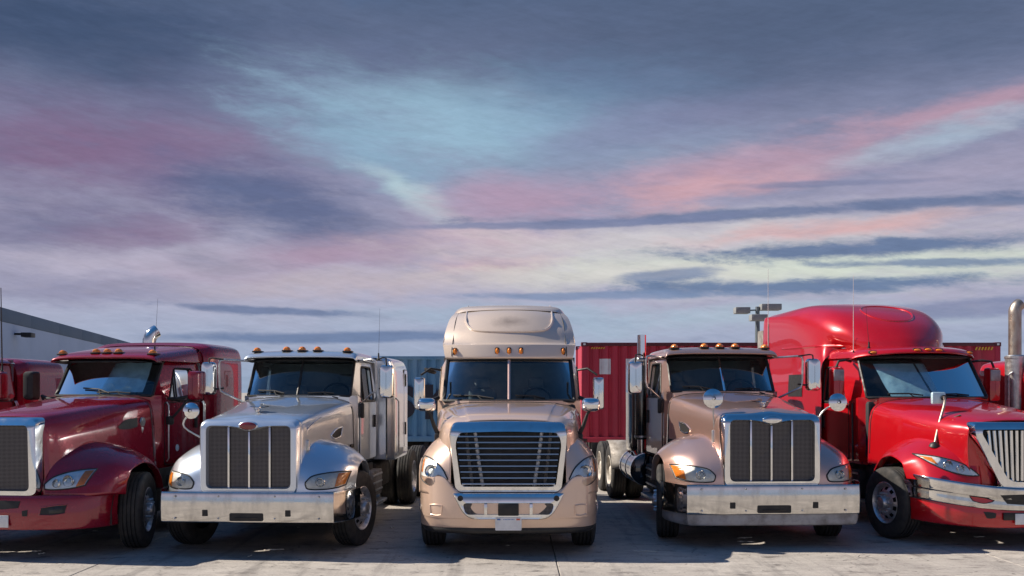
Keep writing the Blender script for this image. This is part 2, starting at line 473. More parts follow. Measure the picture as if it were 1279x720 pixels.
def concrete_mat():
    m, nt, b = new_mat('yard_concrete')
    C_ = 'Object'
    big = nz(nt, 0.55, 6, 0.6, coord=C_)
    mid = nz(nt, 2.2, 9, 0.72, (1, 1.6, 1))
    fine = nz(nt, 34.0, 7, 0.75)
    grit = nz(nt, 160.0, 3, 0.7)
    c = cmix(nt, mrange(nt, mid, 0.34, 0.66, 0, 1), (0.31, 0.283, 0.258), (0.50, 0.46, 0.415))
    c = cmix(nt, mrange(nt, big, 0.44, 0.66, 0.0, 0.6), c, (0.225, 0.205, 0.195))
    c = cmix(nt, mrange(nt, fine, 0.40, 0.62, 0.0, 0.45), c, (0.56, 0.52, 0.46))
    c = cmix(nt, mrange(nt, grit, 0.55, 0.72, 0.0, 0.6), c, (0.15, 0.135, 0.125))
    st = nz(nt, 3.4, 8, 0.74, (0.6, 1.2, 1))
    c = cmix(nt, mrange(nt, st, 0.54, 0.64, 0, 0.75), c, (0.10, 0.088, 0.082))
    st2 = nz(nt, 8.5, 6, 0.68, (0.35, 1.9, 1))
    c = cmix(nt, mrange(nt, st2, 0.56, 0.66, 0, 0.6), c, (0.15, 0.133, 0.122))
    drips = nz(nt, 13.0, 2, 0.4)
    c = cmix(nt, mrange(nt, drips, 0.69, 0.72, 0, 0.8), c, (0.05, 0.045, 0.042))
    # long rubbed tyre marks towards the bays
    tm = nz(nt, 1.3, 5, 0.6, (2.6, 0.12, 1))
    c = cmix(nt, mrange(nt, tm, 0.56, 0.66, 0, 0.4), c, (0.12, 0.11, 0.105))
    # hairline cracks
    t = node(nt, 'ShaderNodeTexCoord')
    wv = node(nt, 'ShaderNodeTexNoise')
    wv.inputs['Scale'].default_value = 2.4
    wv.inputs['Detail'].default_value = 6
    nt.links.new(t.outputs[C_], wv.inputs['Vector'])
    vm = node(nt, 'ShaderNodeVectorMath', operation='MULTIPLY_ADD')
    nt.links.new(wv.outputs['Color'], vm.inputs[0])
    vm.inputs[1].default_value = (.9, .9, 0)
    nt.links.new(t.outputs[C_], vm.inputs[2])
    vo = node(nt, 'ShaderNodeTexVoronoi', feature='DISTANCE_TO_EDGE')
    vo.inputs['Scale'].default_value = 0.42
    nt.links.new(vm.outputs[0], vo.inputs['Vector'])
    ck = mrange(nt, vo.outputs['Distance'], 0.0, 0.006, 1.0, 0.0)
    ckm = node(nt, 'ShaderNodeMath', operation='MULTIPLY')
    nt.links.new(ck, ckm.inputs[0])
    nt.links.new(mrange(nt, nz(nt, 0.9, 3, 0.6), 0.46, 0.62, 0.0, 0.75), ckm.inputs[1])
    ck = ckm.outputs[0]
    c = cmix(nt, ck, c, (0.12, 0.108, 0.10))
    nt.links.new(c, b.inputs['Base Color'])
    nt.links.new(mrange(nt, st, 0.5, 0.7, 0.85, 0.5), b.inputs['Roughness'])
    h = node(nt, 'ShaderNodeMath', operation='ADD')
    nt.links.new(fine, h.inputs[0])
    nt.links.new(mid, h.inputs[1])
    h2 = node(nt, 'ShaderNodeMath', operation='SUBTRACT')
    nt.links.new(h.outputs[0], h2.inputs[0])
    nt.links.new(ck, h2.inputs[1])
    bump(nt, b, h2.outputs[0], 0.009, 0.9)
    return m
M['concrete'] = concrete_mat()
M['wall'] = plain('warehouse_wall', (0.50, 0.57, 0.68), 0.8, 0, (0.45, 0.52, 0.62), 0.25, bmp=0.003, bscale=5)
M['wall_band'] = plain('warehouse_band', (0.13, 0.18, 0.24), 0.8, 0, (0.115, 0.16, 0.215), 0.3)
M['roofing'] = plain('roofing', (0.3, 0.3, 0.3), 0.9)
M['c_red'] = plain('container_red', (0.46, 0.022, 0.05), 0.42, 0, (0.36, 0.025, 0.05), 1.6, (1, 1, .3), r2=0.75)
M['c_blue'] = plain('container_blue', (0.10, 0.25, 0.41), 0.5, 0, (0.20, 0.34, 0.46), 1.6, (1, 1, .3), r2=0.75)
M['c_rail'] = plain('container_rail', (0.10, 0.012, 0.02), 0.55)
M['letter_white'] = plain('letter_white', (0.72, 0.73, 0.75), 0.55, 0, (0.6, 0.6, 0.62), 4)
M['letter_dark'] = plain('letter_dark', (0.012, 0.015, 0.03), 0.5)
M['yellow'] = plain('hazard_yellow', (0.65, 0.42, 0.02), 0.5)
M['pole'] = plain('galvanised_pole', (0.16, 0.19, 0.21), 0.5, 0.6)
M['lamp_face'] = plain('lamp_housing', (0.26, 0.27, 0.27), 0.5)
M['litter'] = plain('pale_litter', (0.72, 0.68, 0.58), 0.8)
M['wire'] = plain('antenna_wire', (0.06, 0.05, 0.05), 0.4, 0.6)
M['antenna_white'] = plain('antenna_white', (0.6, 0.55, 0.55), 0.4)

# ================================================================== geometry helpers
def V(*a): return Vector(a)

def cr(p0, p1, p2, p3, t):
    return 0.5 * ((2 * p1) + (p2 - p0) * t + (2 * p0 - 5 * p1 + 4 * p2 - p3) * t * t + (3 * p1 - p0 - 3 * p2 + p3) * t ** 3)

def crv(P, t):
    n = len(P) - 1
    s = min(max(t, 0), 1) * n
    i = min(int(s), n - 1)
    f = s - i
    p1, p2 = P[i], P[i + 1]
    p0 = P[i - 1] if i > 0 else 2 * p1 - p2
    p3 = P[i + 2] if i + 2 <= n else 2 * p2 - p1
    return cr(p0, p1, p2, p3, f)

def curve(P, n):
    P = [Vector(p) for p in P]
    return [crv(P, k / n) for k in range(n + 1)]

def roundpoly(P, r, n=4):
    out = []
    N = len(P)
    rr = r if isinstance(r, (list, tuple)) else [r] * N
    for i in range(N):
        a, b, c = Vector(P[i - 1]), Vector(P[i]), Vector(P[(i + 1) % N])
        u, w = (a - b), (c - b)
        k = min(rr[i], u.length * 0.48, w.length * 0.48)
        s, e = b + u.normalized() * k, b + w.normalized() * k
        for j in range(n + 1):
            t = j / n
            out.append(s * (1 - t) ** 2 + b * 2 * t * (1 - t) + e * t * t)
    return out

class G:
    """collects shapes and links them as ONE mesh object"""
    def __init__(s): s.v, s.f = [], []

    def add(s, vs, fs):
        o = len(s.v)
        s.v += [tuple(p) for p in vs]
        s.f += [tuple(i + o for i in q) for q in fs]
        return s

    def grid(s, rows, closed=False):
        m = len(rows[0])
        vs = [p for r in rows for p in r]
        fs = []
        for i in range(len(rows) - 1):
            for j in range(m if closed else m - 1):
                k = (j + 1) % m
                fs.append((i * m + j, i * m + k, (i + 1) * m + k, (i + 1) * m + j))
        return s.add(vs, fs)

    def surf(s, C, nu, nv):
        C = [[Vector(p) for p in r] for r in C]
        cols = [[crv(r, j / nv) for j in range(nv + 1)] for r in C]
        rows = []
        for i in range(nu + 1):
            rows.append([crv([c[j] for c in cols], i / nu) for j in range(nv + 1)])
        return s.grid(rows)

    def loft(s, stations, nu, nv):
        """stations: (y, [(x, z) from the centre out]) or [(x, y, z)]; mirrored in x"""
        C = []
        for st in stations:
            h = [(x, st[0], z) for x, z in st[1]] if isinstance(st, tuple) else list(st)
            C.append([(-p[0], p[1], p[2]) for p in reversed(h[1:])] + h)
        return s.surf(C, nu, nv)

    def box(s, x0, x1, y0, y1, z0, z1, bev=0.0, seg=2, mat=None):
        bm = bmesh.new()
        bmesh.ops.create_cube(bm, size=1.0)
        for v in bm.verts:
            v.co = Vector(((x0 + x1) / 2 + v.co.x * (x1 - x0), (y0 + y1) / 2 + v.co.y * (y1 - y0), (z0 + z1) / 2 + v.co.z * (z1 - z0)))
        if bev:
            bmesh.ops.bevel(bm, geom=list(bm.edges), offset=bev, segments=seg, profile=0.5, affect='EDGES')
        return s.bm(bm, mat)

    def bm(s, bm, mat=None):
        bm.verts.index_update()
        vs = [(mat @ v.co) if mat else v.co.copy() for v in bm.verts]
        fs = [[v.index for v in f.verts] for f in bm.faces]
        bm.free()
        return s.add(vs, fs)

    def tube(s, P, r, n=8, smooth=0, closed=False):
        P = [Vector(p) for p in P]
        if smooth: P = curve(P, smooth)
        N = len(P)
        rs = r if isinstance(r, (list, tuple)) else None
        nrm = None
        rows = []
        for i in range(N):
            if closed: t = P[(i + 1) % N] - P[i - 1]
            else: t = P[min(i + 1, N - 1)] - P[max(i - 1, 0)]
            t.normalize()
            if nrm is None:
                a = V(0, 0, 1) if abs(t.z) < 0.9 else V(1, 0, 0)
                nrm = t.cross(a).normalized()
            nrm = (nrm - t * nrm.dot(t)).normalized()
            b = t.cross(nrm)
            q = r if rs is None else rs[int(i * (len(rs) - 1) / max(1, N - 1))]
            rows.append([P[i] + (nrm * math.cos(2 * PI * k / n) + b * math.sin(2 * PI * k / n)) * q for k in range(n)])
        if closed: rows.append(rows[0])
        o = len(s.v)
        s.grid(rows, True)
        if not closed:
            s.f.append(tuple(o + k for k in reversed(range(n))))
            s.f.append(tuple(o + (N - 1) * n + k for k in range(n)))
        return s

    def lathe(s, prof, c=(0, 0, 0), axis=(0, 0, 1), n=24, skip=None):
        ax = Vector(axis).normalized()
        a = V(0, 0, 1) if abs(ax.z) < 0.9 else V(1, 0, 0)
        e1 = ax.cross(a).normalized()
        e2 = ax.cross(e1)
        c = Vector(c)
        rows = [[c + ax * h + (e1 * math.cos(2 * PI * k / n) + e2 * math.sin(2 * PI * k / n)) * r for k in range(n)] for r, h in prof]
        if skip is None: return s.grid(rows, True)
        vs = [p for r in rows for p in r]
        fs = []
        for i in range(len(rows) - 1):
            for j in range(n):
                if skip(i, j): continue
                k = (j + 1) % n
                fs.append((i * n + j, i * n + k, (i + 1) * n + k, (i + 1) * n + j))
        return s.add(vs, fs)

    @staticmethod
    def blend(a, b, L, ya, yb, n=6):
        # loops between two outlines, laid out by L so that a curved lean is followed
        out = []
        for k in range(n + 1):
            t = k / n
            out.append(L([Vector(p).lerp(Vector(q), t) for p, q in zip(a, b)], ya + (yb - ya) * t))
        return out

    def prism(s, poly, plane, d0, d1):
        def P(p, d):
            a, b = p[0], p[1]
            return {'xz': (a, d, b), 'yz': (d, a, b), 'xy': (a, b, d)}[plane]
        n = len(poly)
        vs = [P(p, d0) for p in poly] + [P(p, d1) for p in poly]
        fs = [tuple(reversed(range(n))), tuple(range(n, 2 * n))]
        for i in range(n):
            j = (i + 1) % n
            fs.append((i, j, n + j, n + i))
        return s.add(vs, fs)

    def loops(s, loops, cap=False):
        """closed loops of equal length joined in order"""
        o = len(s.v)
        s.grid(loops, True)
        if cap:
            n = len(loops[0])
            s.f.append(tuple(o + (len(loops) - 1) * n + k for k in range(n)))
        return s

    def flip(s):
        g = G()
        g.v = [(-x, y, z) for x, y, z in s.v]
        g.f = [tuple(reversed(q)) for q in s.f]
        return g

    def build(s, name, m, parent=None, smooth=True, ang=38, thick=0.0, recalc=True):
        me = bpy.data.meshes.new(name)
        me.from_pydata(s.v, [], s.f)
        if recalc:
            b = bmesh.new()
            b.from_mesh(me)
            bmesh.ops.remove_doubles(b, verts=b.verts, dist=1e-5)
            bmesh.ops.recalc_face_normals(b, faces=b.faces)
            b.to_mesh(me)
            b.free()
        me.materials.append(M[m] if isinstance(m, str) else m)
        if smooth:
            me.polygons.foreach_set('use_smooth', [True] * len(me.polygons))
            me.set_sharp_from_angle(angle=R(ang))
        ob = bpy.data.objects.new(name, me)
        COL.objects.link(ob)
        if parent: ob.parent = parent
        if thick:
            md = ob.modifiers.new('solid', 'SOLIDIFY')
            md.thickness = thick
            md.offset = -1
        return ob

    def bvh(s): return BVHTree.FromPolygons(s.v, s.f)

def pair(g, name, m, parent, **kw):
    """a part and its mirror image on the other side"""
    a = g.build(name, m, parent, **kw)
    b = g.flip().build(name, m, parent, **kw)
    return a, b

def drape(bvh, top, bot, n, m, off=0.01, bulge=0.0, axis='y', sgn=1):
    """rows of points laid on a surface; top/bot are 2D curves (x,z) for axis y, (y,z) for axis x, (x,y) for axis z"""
    T, B = curve([Vector(p) for p in top], n), curve([Vector(p) for p in bot], n)
    rows = []
    last = None
    for i in range(m + 1):
        row = []
        for j in range(n + 1):
            p = B[j].lerp(T[j], i / m)
            if axis == 'y': o, d = V(p[0], -6, p[1]), V(0, 1, 0)
            elif axis == 'x': o, d = V(6 * sgn, p[0], p[1]), V(-sgn, 0, 0)
            else: o, d = V(p[0], p[1], 8), V(0, 0, -1)
            h = bvh.ray_cast(o, d)
            if h[0] is None:
                q = Vector(last) if last is not None else o + d * 6
                if axis == 'y': q = V(p[0], q.y, p[1])
                elif axis == 'x': q = V(q.x, p[0], p[1])
                else: q = V(p[0], p[1], q.z)
            else:
                q = h[0]
                last = q.copy()
            bl = bulge * (4 * (i / m) * (1 - i / m)) ** 0.5 * (4 * (j / n) * (1 - j / n)) ** 0.5
            row.append(q - d * (off + bl))
        rows.append(row)
    return rows

def border(rows):
    return [*rows[0], *[r[-1] for r in rows[1:]], *list(reversed(rows[-1]))[1:], *[r[0] for r in reversed(rows)][1:-1]]

def empty(name, loc=(0, 0, 0), rz=0.0, parent=None):
    o = bpy.data.objects.new(name, None)
    COL.objects.link(o)
    o.location = loc
    o.rotation_euler = (0, 0, rz)
    if parent: o.parent = parent
    return o

def tag(o, label=None, cat=None, group=None, kind=None):
    if label: o['label'] = label
    if cat: o['category'] = cat
    if group: o['group'] = group
    if kind: o['kind'] = kind
    return o

def copy_tree(o, parent=None):
    c = o.copy()
    COL.objects.link(c)
    c.parent = parent
    for ch in list(o.children): copy_tree(ch, c)
    return c

def thing(name, g, m, label, cat, group=None, loc=(0, 0, 0), **kw):
    o = g.build(name, m, None, **kw)
    o.location = loc
    return tag(o, label, cat, group)

# ================================================================== wheels
TR = 0.51
def tyre_g(w=0.29, x=0.0):
    h = w / 2
    pr = [(.295, -h + .015), (.34, -h), (.42, -h - .006), (.475, -h + .004), (.502, -h + .022), (TR, -h + .04)]
    for k in (-.075, -.025, .025, .075):
        pr += [(TR + .001, k - .008), (TR - .016, k - .005), (TR - .016, k + .005), (TR + .001, k + .008)]
    pr += [(a, -b) for a, b in reversed(pr[:6])]
    return G().lathe([(a, b + x) for a, b in pr], axis=(1, 0, 0), n=56)
T_FRONT = tyre_g()
T_DUAL = tyre_g(.27, 0.0)
def rim_front_g():
    g = G().lathe([(.298, .115), (.300, .135), (.290, .140), (.275, .120), (.262, .085), (.245, .078)], axis=(1, 0, 0), n=80)
    g.lathe([(.245, .078), (.225, .092), (.185, .118), (.165, .128), (.10, .132), (.095, .165), (.075, .20), (.05, .21), (0.001, .212)],
            axis=(1, 0, 0), n=80, skip=lambda i, j: i == 1 and (j % 8) in (2, 3, 4, 5))
    return g
RIM_F = rim_front_g()
RIM_F_BACK = G().lathe([(.29, .03), (.001, .03)], axis=(1, 0, 0), n=24)
def nuts_g(x, r=.138):
    g = G()
    for k in range(10):
        a = 2 * PI * k / 10
        g.lathe([(.017, 0), (.016, .045), (.010, .062), (0.0005, .064)], (x, r * math.cos(a), r * math.sin(a)), (1, 0, 0), 6)
    return g
NUTS_F = nuts_g(.125)
RIM_D = G().lathe([(.298, .11), (.300, .128), (.288, .132), (.270, .105), (.262, -.02), (.245, -.055), (.20, -.06), (.15, -.04),
                   (.115, -.035), (.11, .06), (.10, .10), (.07, .115), (.001, .12)], axis=(1, 0, 0), n=48)
NUTS_D = nuts_g(-.04, .132)
WM = {}
def wobj(key, g, m, parent, name):
    if key not in WM:
        ob = g.build(name, m, parent)
        WM[key] = ob.data
        return ob
    ob = bpy.data.objects.new(name, WM[key])
    COL.objects.link(ob)
    ob.parent = parent
    return ob

def front_wheel(root, x, y, steer=0.0):
    w = empty('wheel', (x, y, TR), (PI if x < 0 else 0) + steer, root)
    wobj('tf', T_FRONT, 'rubber', w, 'tyre')
    wobj('rf', RIM_F, 'rim_alu', w, 'rim')
    wobj('rb', RIM_F_BACK, 'black', w, 'brake_drum')
    wobj('nf', NUTS_F, 'alu', w, 'lug_nuts')['kind'] = 'stuff'
    return w

def dual_wheel(root, x, y, rim='rim_alu'):
    s = 1 if x > 0 else -1
    w = empty('wheel', (x, y, TR), 0 if s > 0 else PI, root)
    wobj('td', T_DUAL, 'rubber', w, 'tyre')
    t2 = wobj('td', T_DUAL, 'rubber', w, 'tyre')
    t2.location = (-.33, 0, 0)
    wobj('rd' + rim, RIM_D, rim, w, 'rim')
    wobj('nd', NUTS_D, 'alu', w, 'lug_nuts')['kind'] = 'stuff'
    return w

def chassis(root, ya, drives, yend, low=0.55):
    g = G()
    for s in (-1, 1):
        g.box(s * .43 - .04, s * .43 + .04, .5, yend, .72, .98, .008)
    for y in (2.6, 3.9, 5.2, yend - .15):
        if y < yend: g.box(-.39, .39, y - .05, y + .05, .76, .94)
    g.build('frame_rail', 'chassis', root)
    g = G().box(-.95, .95, ya - .06, ya + .06, TR - .07, TR + .05, .02)
    g.build('front_axle', 'chassis', root)
    for y in drives:
        G().tube([(-.9, y, TR), (-.35, y, TR), (0, y, TR), (.35, y, TR), (.9, y, TR)], [.07, .09, .2, .09, .07], 10).build('drive_axle', 'chassis', root)
    g = G().box(-.42, .42, .55, 2.3, .50, 1.50, .06)
    g.build('engine_block', 'chassis', root)
    G().box(-.52, .52, .30, .48, .48, 1.58, .02).build('radiator_core', 'chassis', root)
    sp = G().box(.44, 1.06, .44, .47, .42, .98, .01)  # plate added to stop sunlight leaking between bumper and tyre
    pair(sp, 'sun_block_plate', 'black', root)
    sk = G().box(.90, .93, ya + .66, 3.4, .34, .97, .01)  # added plate that keeps side sun off the ground under the cab
    pair(sk, 'sun_block_skirt', 'chassis', root)
    lf = G().box(.40, .50, ya - .62, ya + .72, .66, .74, .01)
    pair(lf, 'leaf_spring', 'chassis', root)
    g = G().box(-.45, .45, drives[0] - .1, drives[0] + .9, .98, 1.10, .02).box(-.3, .3, drives[0] + .1, drives[0] + .7, 1.10, 1.16, .02)
    g.build('fifth_wheel', 'chassis', root)

# ================================================================== shared truck parts
# fender table: rows front-bottom -> over the wheel -> rear-bottom; columns hood side -> outer lip
FEN = [
    [(0, .08, .80), (.30, .09, .80), (.58, .14, .80), (.83, .30, .80), (.98, .58, .78)],
    [(0, .10, .98), (.30, .12, .98), (.58, .18, .98), (.83, .34, .97), (.99, .59, .93)],
    [(0, .16, 1.15), (.27, .20, 1.14), (.55, .27, 1.13), (.82, .42, 1.09), (1.0, .63, 1.02)],
    [(0, .30, 1.30), (.25, .36, 1.29), (.53, .44, 1.26), (.82, .54, 1.19), (1.0, .69, 1.10)],
    [(.03, .60, 1.43), (.26, .64, 1.41), (.54, .70, 1.36), (.83, .80, 1.26), (1.0, .9, 1.16)],
    [(.08, 1.0, 1.47), (.33, 1.02, 1.44), (.60, 1.05, 1.38), (.86, 1.08, 1.27), (1.0, 1.1, 1.17)],
    [(.18, 1.40, 1.40), (.40, 1.40, 1.37), (.66, 1.40, 1.30), (.88, 1.38, 1.20), (1.0, 1.34, 1.11)],
    [(.30, 1.75, 1.20), (.48, 1.74, 1.17), (.71, 1.70, 1.09), (.90, 1.62, 1.02), (.99, 1.54, .95)],
    [(.38, 1.90, .85), (.55, 1.88, .85), (.75, 1.82, .82), (.90, 1.72, .80), (.98, 1.64, .75)],
]
def fender(root, paintm, xi, xo, fn=None, name='fender'):
    C = []
    for r in FEN:
        row = []
        for t, y, z in r:
            x = xi + t * (xo - xi)
            if fn: x, y, z = fn(t, x, y, z)
            row.append(V(x, y, z))
        l = row[-1]
        row.append(V(l.x - .012, l.y + (.02 if l.y < 1.1 else -.02) * 1.0, l.z - .004))
        row.append(V(l.x - .09, l.y + (.03 if l.y < 1.1 else -.03), l.z - .004))
        C.append(row)
    g = G().surf(C, 44, 30)
    pair(g, name, paintm, root, thick=.012)
    # dark inner wheel arch
    w = G()
    rows = []
    for k in range(13):
        a = PI * (k / 12) * 1.1 - .05 * PI
        rows.append([(xx, 1.08 - .60 * math.cos(a), TR + .60 * math.sin(a) - .02) for xx in (.42, xo - .12)])
    w.grid(rows)
    pair(w, 'wheel_well', 'black', root)
    return g

def headlight(root, bvh, top, bot, ref='head_ref', amb=None, bulbs=(), off=.004, side=1, bulge=.02, name='headlight'):
    """housing + reflector bowls + turn signal + clear lens laid on the front surface"""
    def fl(rows): return [[(p[0] * side, p[1], p[2]) for p in r] for r in rows]
    rows = drape(bvh, top, bot, 22, 8, off)
    h = G().grid(fl(rows)).build(name, ref, root)
    bd = border(rows)
    G().tube([(p[0] * side, p[1], p[2]) for p in bd], .009, 6, closed=True).build('bezel', 'black', h)
    for (bx, bz, br) in bulbs:
        hit = bvh.ray_cast(V(bx, -6, bz), V(0, 1, 0))
        if hit[0] is None: continue
        c = hit[0]
        ax = V(.12 * side, -1, .05)
        g = G().lathe([(br, .022), (br * .93, .030), (br * .8, .016), (br * .5, .006), (br * .42, .012)], (c.x * side, c.y, c.z), ax, 20)
        g.build('reflector', 'chrome', h)
        G().lathe([(br * .44, .012), (br * .40, .024), (br * .25, .032), (.001, .035)], (c.x * side, c.y, c.z), ax, 14).build('bulb_lens', 'lens', h)
    if amb:
        rows2 = drape(bvh, amb[0], amb[1], 8, 6, off + .008, .006)
        G().grid(fl(rows2)).build('turn_signal', 'amber', h)
    rows3 = drape(bvh, top, bot, 22, 8, off + .012, bulge)
    G().grid(fl(rows3)).build('lens', 'lens', h)
    return h

def marker(root, x, y, z, kind='bullet', q_=1.5):
    if kind == 'bullet':
        b = G().box(x - .045 * q_, x + .045 * q_, y - .06, y + .12, z - .014, z + .012, .008)
        o = b.build('marker_light', 'black', root)
        rows = []
        for i in range(7):
            t = i / 6
            yy = y - .055 + .17 * t
            r = .038 * math.sqrt(max(.02, 1 - (1.25 * t - .25) ** 2)) if t > .2 else .038 * (0.3 + 3.5 * t) ** .5
            r = min(r, .04) * q_
            rows.append([(x + r * math.cos(PI * k / 10), yy, z + .010 + 1.0 * r * math.sin(PI * k / 10)) for k in range(11)])
        g = G().grid(rows)
        g.f.append(tuple(range(11)))
        g.build('lens', 'amber', o)
    else:
        w, h = (.028, .05) if kind == 'tall' else (.06, .022)
        o = G().prism(roundpoly([(x - w - .008, z - h - .008), (x + w + .008, z - h - .008), (x + w + .008, z + h + .008), (x - w - .008, z + h + .008)], .03), 'xz', y - .008, y + .05).build('marker_light', 'black', root)
        rows = []
        for i in range(7):
            q = math.cos(PI / 2 * i / 6)
            rows.append([(x + w * q * math.cos(2 * PI * k / 14), y - .008 - .04 * math.sin(PI / 2 * i / 6), z + h * q * math.sin(2 * PI * k / 14)) for k in range(14)])
        G().grid(rows, True).build('lens', 'amber', o)
    return o

def hw_seam(root, bvh, y, hw, zlow):
    """dark gap between hood and cowl, following the hood's own section"""
    pts = []
    for k in range(41):
        a = PI * k / 40
        d = V(-math.cos(a), 0, math.sin(a))
        h = bvh.ray_cast(V(0, y, 1.15) + d * 4, -d)
        if h[0] is not None: pts.append(h[0] + d * .001)
    return G().tube(pts, .008, 6).build('cowl_seam', 'black', root)

def visor_shade_sheet(root, rows, hw, bow=0.0):  # black sheet that paints the shade under the visor
    C = [[(x * hw, y + bow * abs(x) ** 2.2, z - .03 * abs(x) ** 4) for x in (-1, -.75, -.5, -.25, 0, .25, .5, .75, 1)] for y, z in rows]
    g = G().grid(C)
    g.grid([[(x, y, z - .010) for x, y, z in C[0]], [(x, y, z - .010) for x, y, z in C[1]]])
    return g.build('visor_shade_sheet', 'black', root)

def shelf(root, plan, z, y1, sc=.985):  # added closure sheet that blocks sun slipping in behind the bumper
    f = [V(x * sc, y + .04, z) for x, y in plan]
    f = [V(-q.x, q.y, q.z) for q in reversed(f[1:])] + f
    return G().grid([f, [V(q.x * .96, max(q.y + .02, y1), z) for q in f], [V(q.x * .96, max(q.y + .02, y1), z - .02) for q in f], [V(q.x, q.y, z - .02) for q in f]]).build('sun_block_shelf', 'black', root)

def wipers(root, p, spans):
    for (xa, xb, h) in spans:
        def W(x, dz):
            b = dz / (p['z1'] - p['z0'])
            hw = p['hw0'] + (p['hw1'] - p['hw0']) * b
            a = x / hw
            return V(x, p['y0'] + (p['y1'] - p['y0']) * b + p['bow'] * a * a - .035, p['z0'] + dz)
        g = G().tube([W((xa + xb) / 2, .06 + h * .5), W(xb * .6 + xa * .4, .02), W(xb, -.03)], .010, 6)
        g.tube([W(xa, .035 + h), W((xa + xb) / 2, .05 + h * .6), W(xb - (xb - xa) * .15, .04)], .013, 6)
        g.build('wiper', 'black', root)

def cab(root, paintm, p):
    """windscreen, pillars, doors, lower shell and interior of one cab"""
    y0, y1, z0, z1, hw0, hw1, bow = (p[k] for k in ('y0', 'y1', 'z0', 'z1', 'hw0', 'hw1', 'bow'))
    xf, xr, yr, zb, lean = (p[k] for k in ('xf', 'xr', 'yr', 'zb', 'lean'))
    belt = p.get('belt', z0 - .06)
    yf = y0 + bow + .06
    def W(a, b):
        hw = hw0 + (hw1 - hw0) * b
        return V(a * hw, y0 + (y1 - y0) * b + bow * abs(a) ** 2.2, z0 + (z1 - z0) * b + .012 * math.sin(PI * b) * 0)
    def sx(y, z):
        t = min(max((y - yf) / (yr - yf), 0), 1)
        return xf + (xr - xf) * t - lean * max(0, z - belt)
    # glass
    ins = .0
    rows = [[W(-1 + 2 * j / 20, i / 6) for j in range(21)] for i in range(7)]
    ws = G().grid(rows).build('windshield', 'glass', root)
    bd = roundpoly(border([[W(-1 + 2 * j / 20, i / 6) for j in range(21)] for i in range(7)]), .02, 1)
    G().tube([q + V(0, -.008, 0) for q in bd], p.get('gasket', .022), 6, closed=True).build('windshield_gasket', 'black', ws)
    if p.get('divider'):
        G().grid([[W(a, b) + V(0, -.014 - .010 * (a == 0), 0) for a in (-.022, 0, .022)] for b in (0, .33, .66, 1)]).build('centre_pillar', p['divider'], ws)
    # door frame with the side window opening
    wf0, wf1, wr, wz0, wz1 = p['win']        # window front y at bottom/top, rear y, bottom z, top z
    ztop = p.get('ztop', z1 + .04)
    o4 = [W(1, 0), V(sx(yr, belt), yr, belt), V(sx(yr, ztop), yr, ztop), W(1, 1) + V(0, .03, ztop - z1)]
    i4 = roundpoly([(wf0, wz0), (wr, wz0), (wr, wz1), (wf1, wz1)], .06, 3)
    n = len(i4)
    inner = [V(sx(q[0], q[1]), q[0], q[1]) for q in i4]
    outer = []
    per = n // 4
    start = per // 2
    o4c = [V(W(1, 0).x, W(1, 0).y, belt), o4[1], o4[2], o4[3]]
    for i in range(n):
        # the loop of the window starts at its first corner
        s = ((i - (per - 1) / 2) / per) % 4
        k = int(s)
        f = s - k
        a, b = o4c[k % 4], o4c[(k + 1) % 4]
        outer.append(a.lerp(b, f))
    # corner samples must hit the corners
    g = G()
    g.loops([outer, [a.lerp(b, .5) + V(.004, 0, 0) for a, b in zip(outer, inner)], inner, [q + V(-.05, 0, 0) for q in inner]])
    da, db = pair(g, 'door_frame', paintm, root, ang=50)
    for s, d in ((1, da), (-1, db)):
        gl = G().add([(s * (q.x - .03), q.y, q.z) for q in inner], [tuple(range(n))])
        gl.build('window', p.get('dglass', 'door_glass'), d, smooth=False)
        G().tube([(s * (q.x + .002), q.y, q.z) for q in inner], .014, 6, closed=True).build('window_gasket', 'black', d)
        G().tube([(s * (sx(wf0 + .22, wz0) - .01), wf0 + .24, wz0), (s * (sx(wf0 + .22, wz1) - .01), wf0 + .26, wz1)], .014, 6).build('vent_window_bar', 'black', d)
    # lower shell
    def plan(z, grow=0):
        pts = [(0, y0 - .04), (hw0 * .6, y0 - .02), (hw0 * .98, y0 + bow - .02), (xf, yf + .05)]
        half = [(min(x, xf), y) for x, y in pts] + [(sx(yf + .5, z), yf + .5), (sx(yr - .1, z), yr - .1), (sx(yr, z) - .04, yr), (0, yr)]
        return half
    rows = []
    for z, sh in ((zb, -.05), (zb + .08, -.005), (zb + .45, 0.0), (belt - .2, .0), (belt, 0), (z0 + .004, 0)):
        h = plan(min(z, belt))
        hh = [V(max(0, x + (sh if x > .3 else 0)), y, z) for x, y in h]
        if z > belt:
            hh = [V(q.x, q.y, z if q.y < yf + .06 else belt) for q in hh]
        rows.append([V(-q.x, q.y, q.z) for q in reversed(hh[1:-1])] + hh)
    G().grid(rows, True).build('cab_shell', paintm, root, ang=30)
    # back wall, floor, interior
    G().box(-xr + .04, xr - .04, yr - .03, yr - .005, zb, ztop + .04).build('back_panel', p.get('liner', 'curtain'), root)
    G().box(-hw1 + .04, hw1 - .04, y1 + bow + .04, yr - .04, ztop - .055, ztop - .035).build('headliner', 'interior', root)
    itr = G().box(-xf + .08, xf - .08, y0 + bow * .6 + .02, y0 + bow + .40, zb + .1, z0 - .05, .05).box(-xf + .05, xf - .05, y0 + .3, yr - .05, zb + .02, zb + .06)
    itr.build('dashboard', 'interior', root)
    for s in (-1, 1):
        x = .44 * s
        g = G().box(x - .24, x + .24, y0 + .95, y0 + 1.40, zb + .3, belt - .38, .06).box(x - .23, x + .23, y0 + 1.28, y0 + 1.45, belt - .4, belt + .26, .07, 3).box(x - .13, x + .13, y0 + 1.32, y0 + 1.44, belt + .26, belt + .44, .05, 3)
        g.build('seat', 'seat', root)
    sw = G()
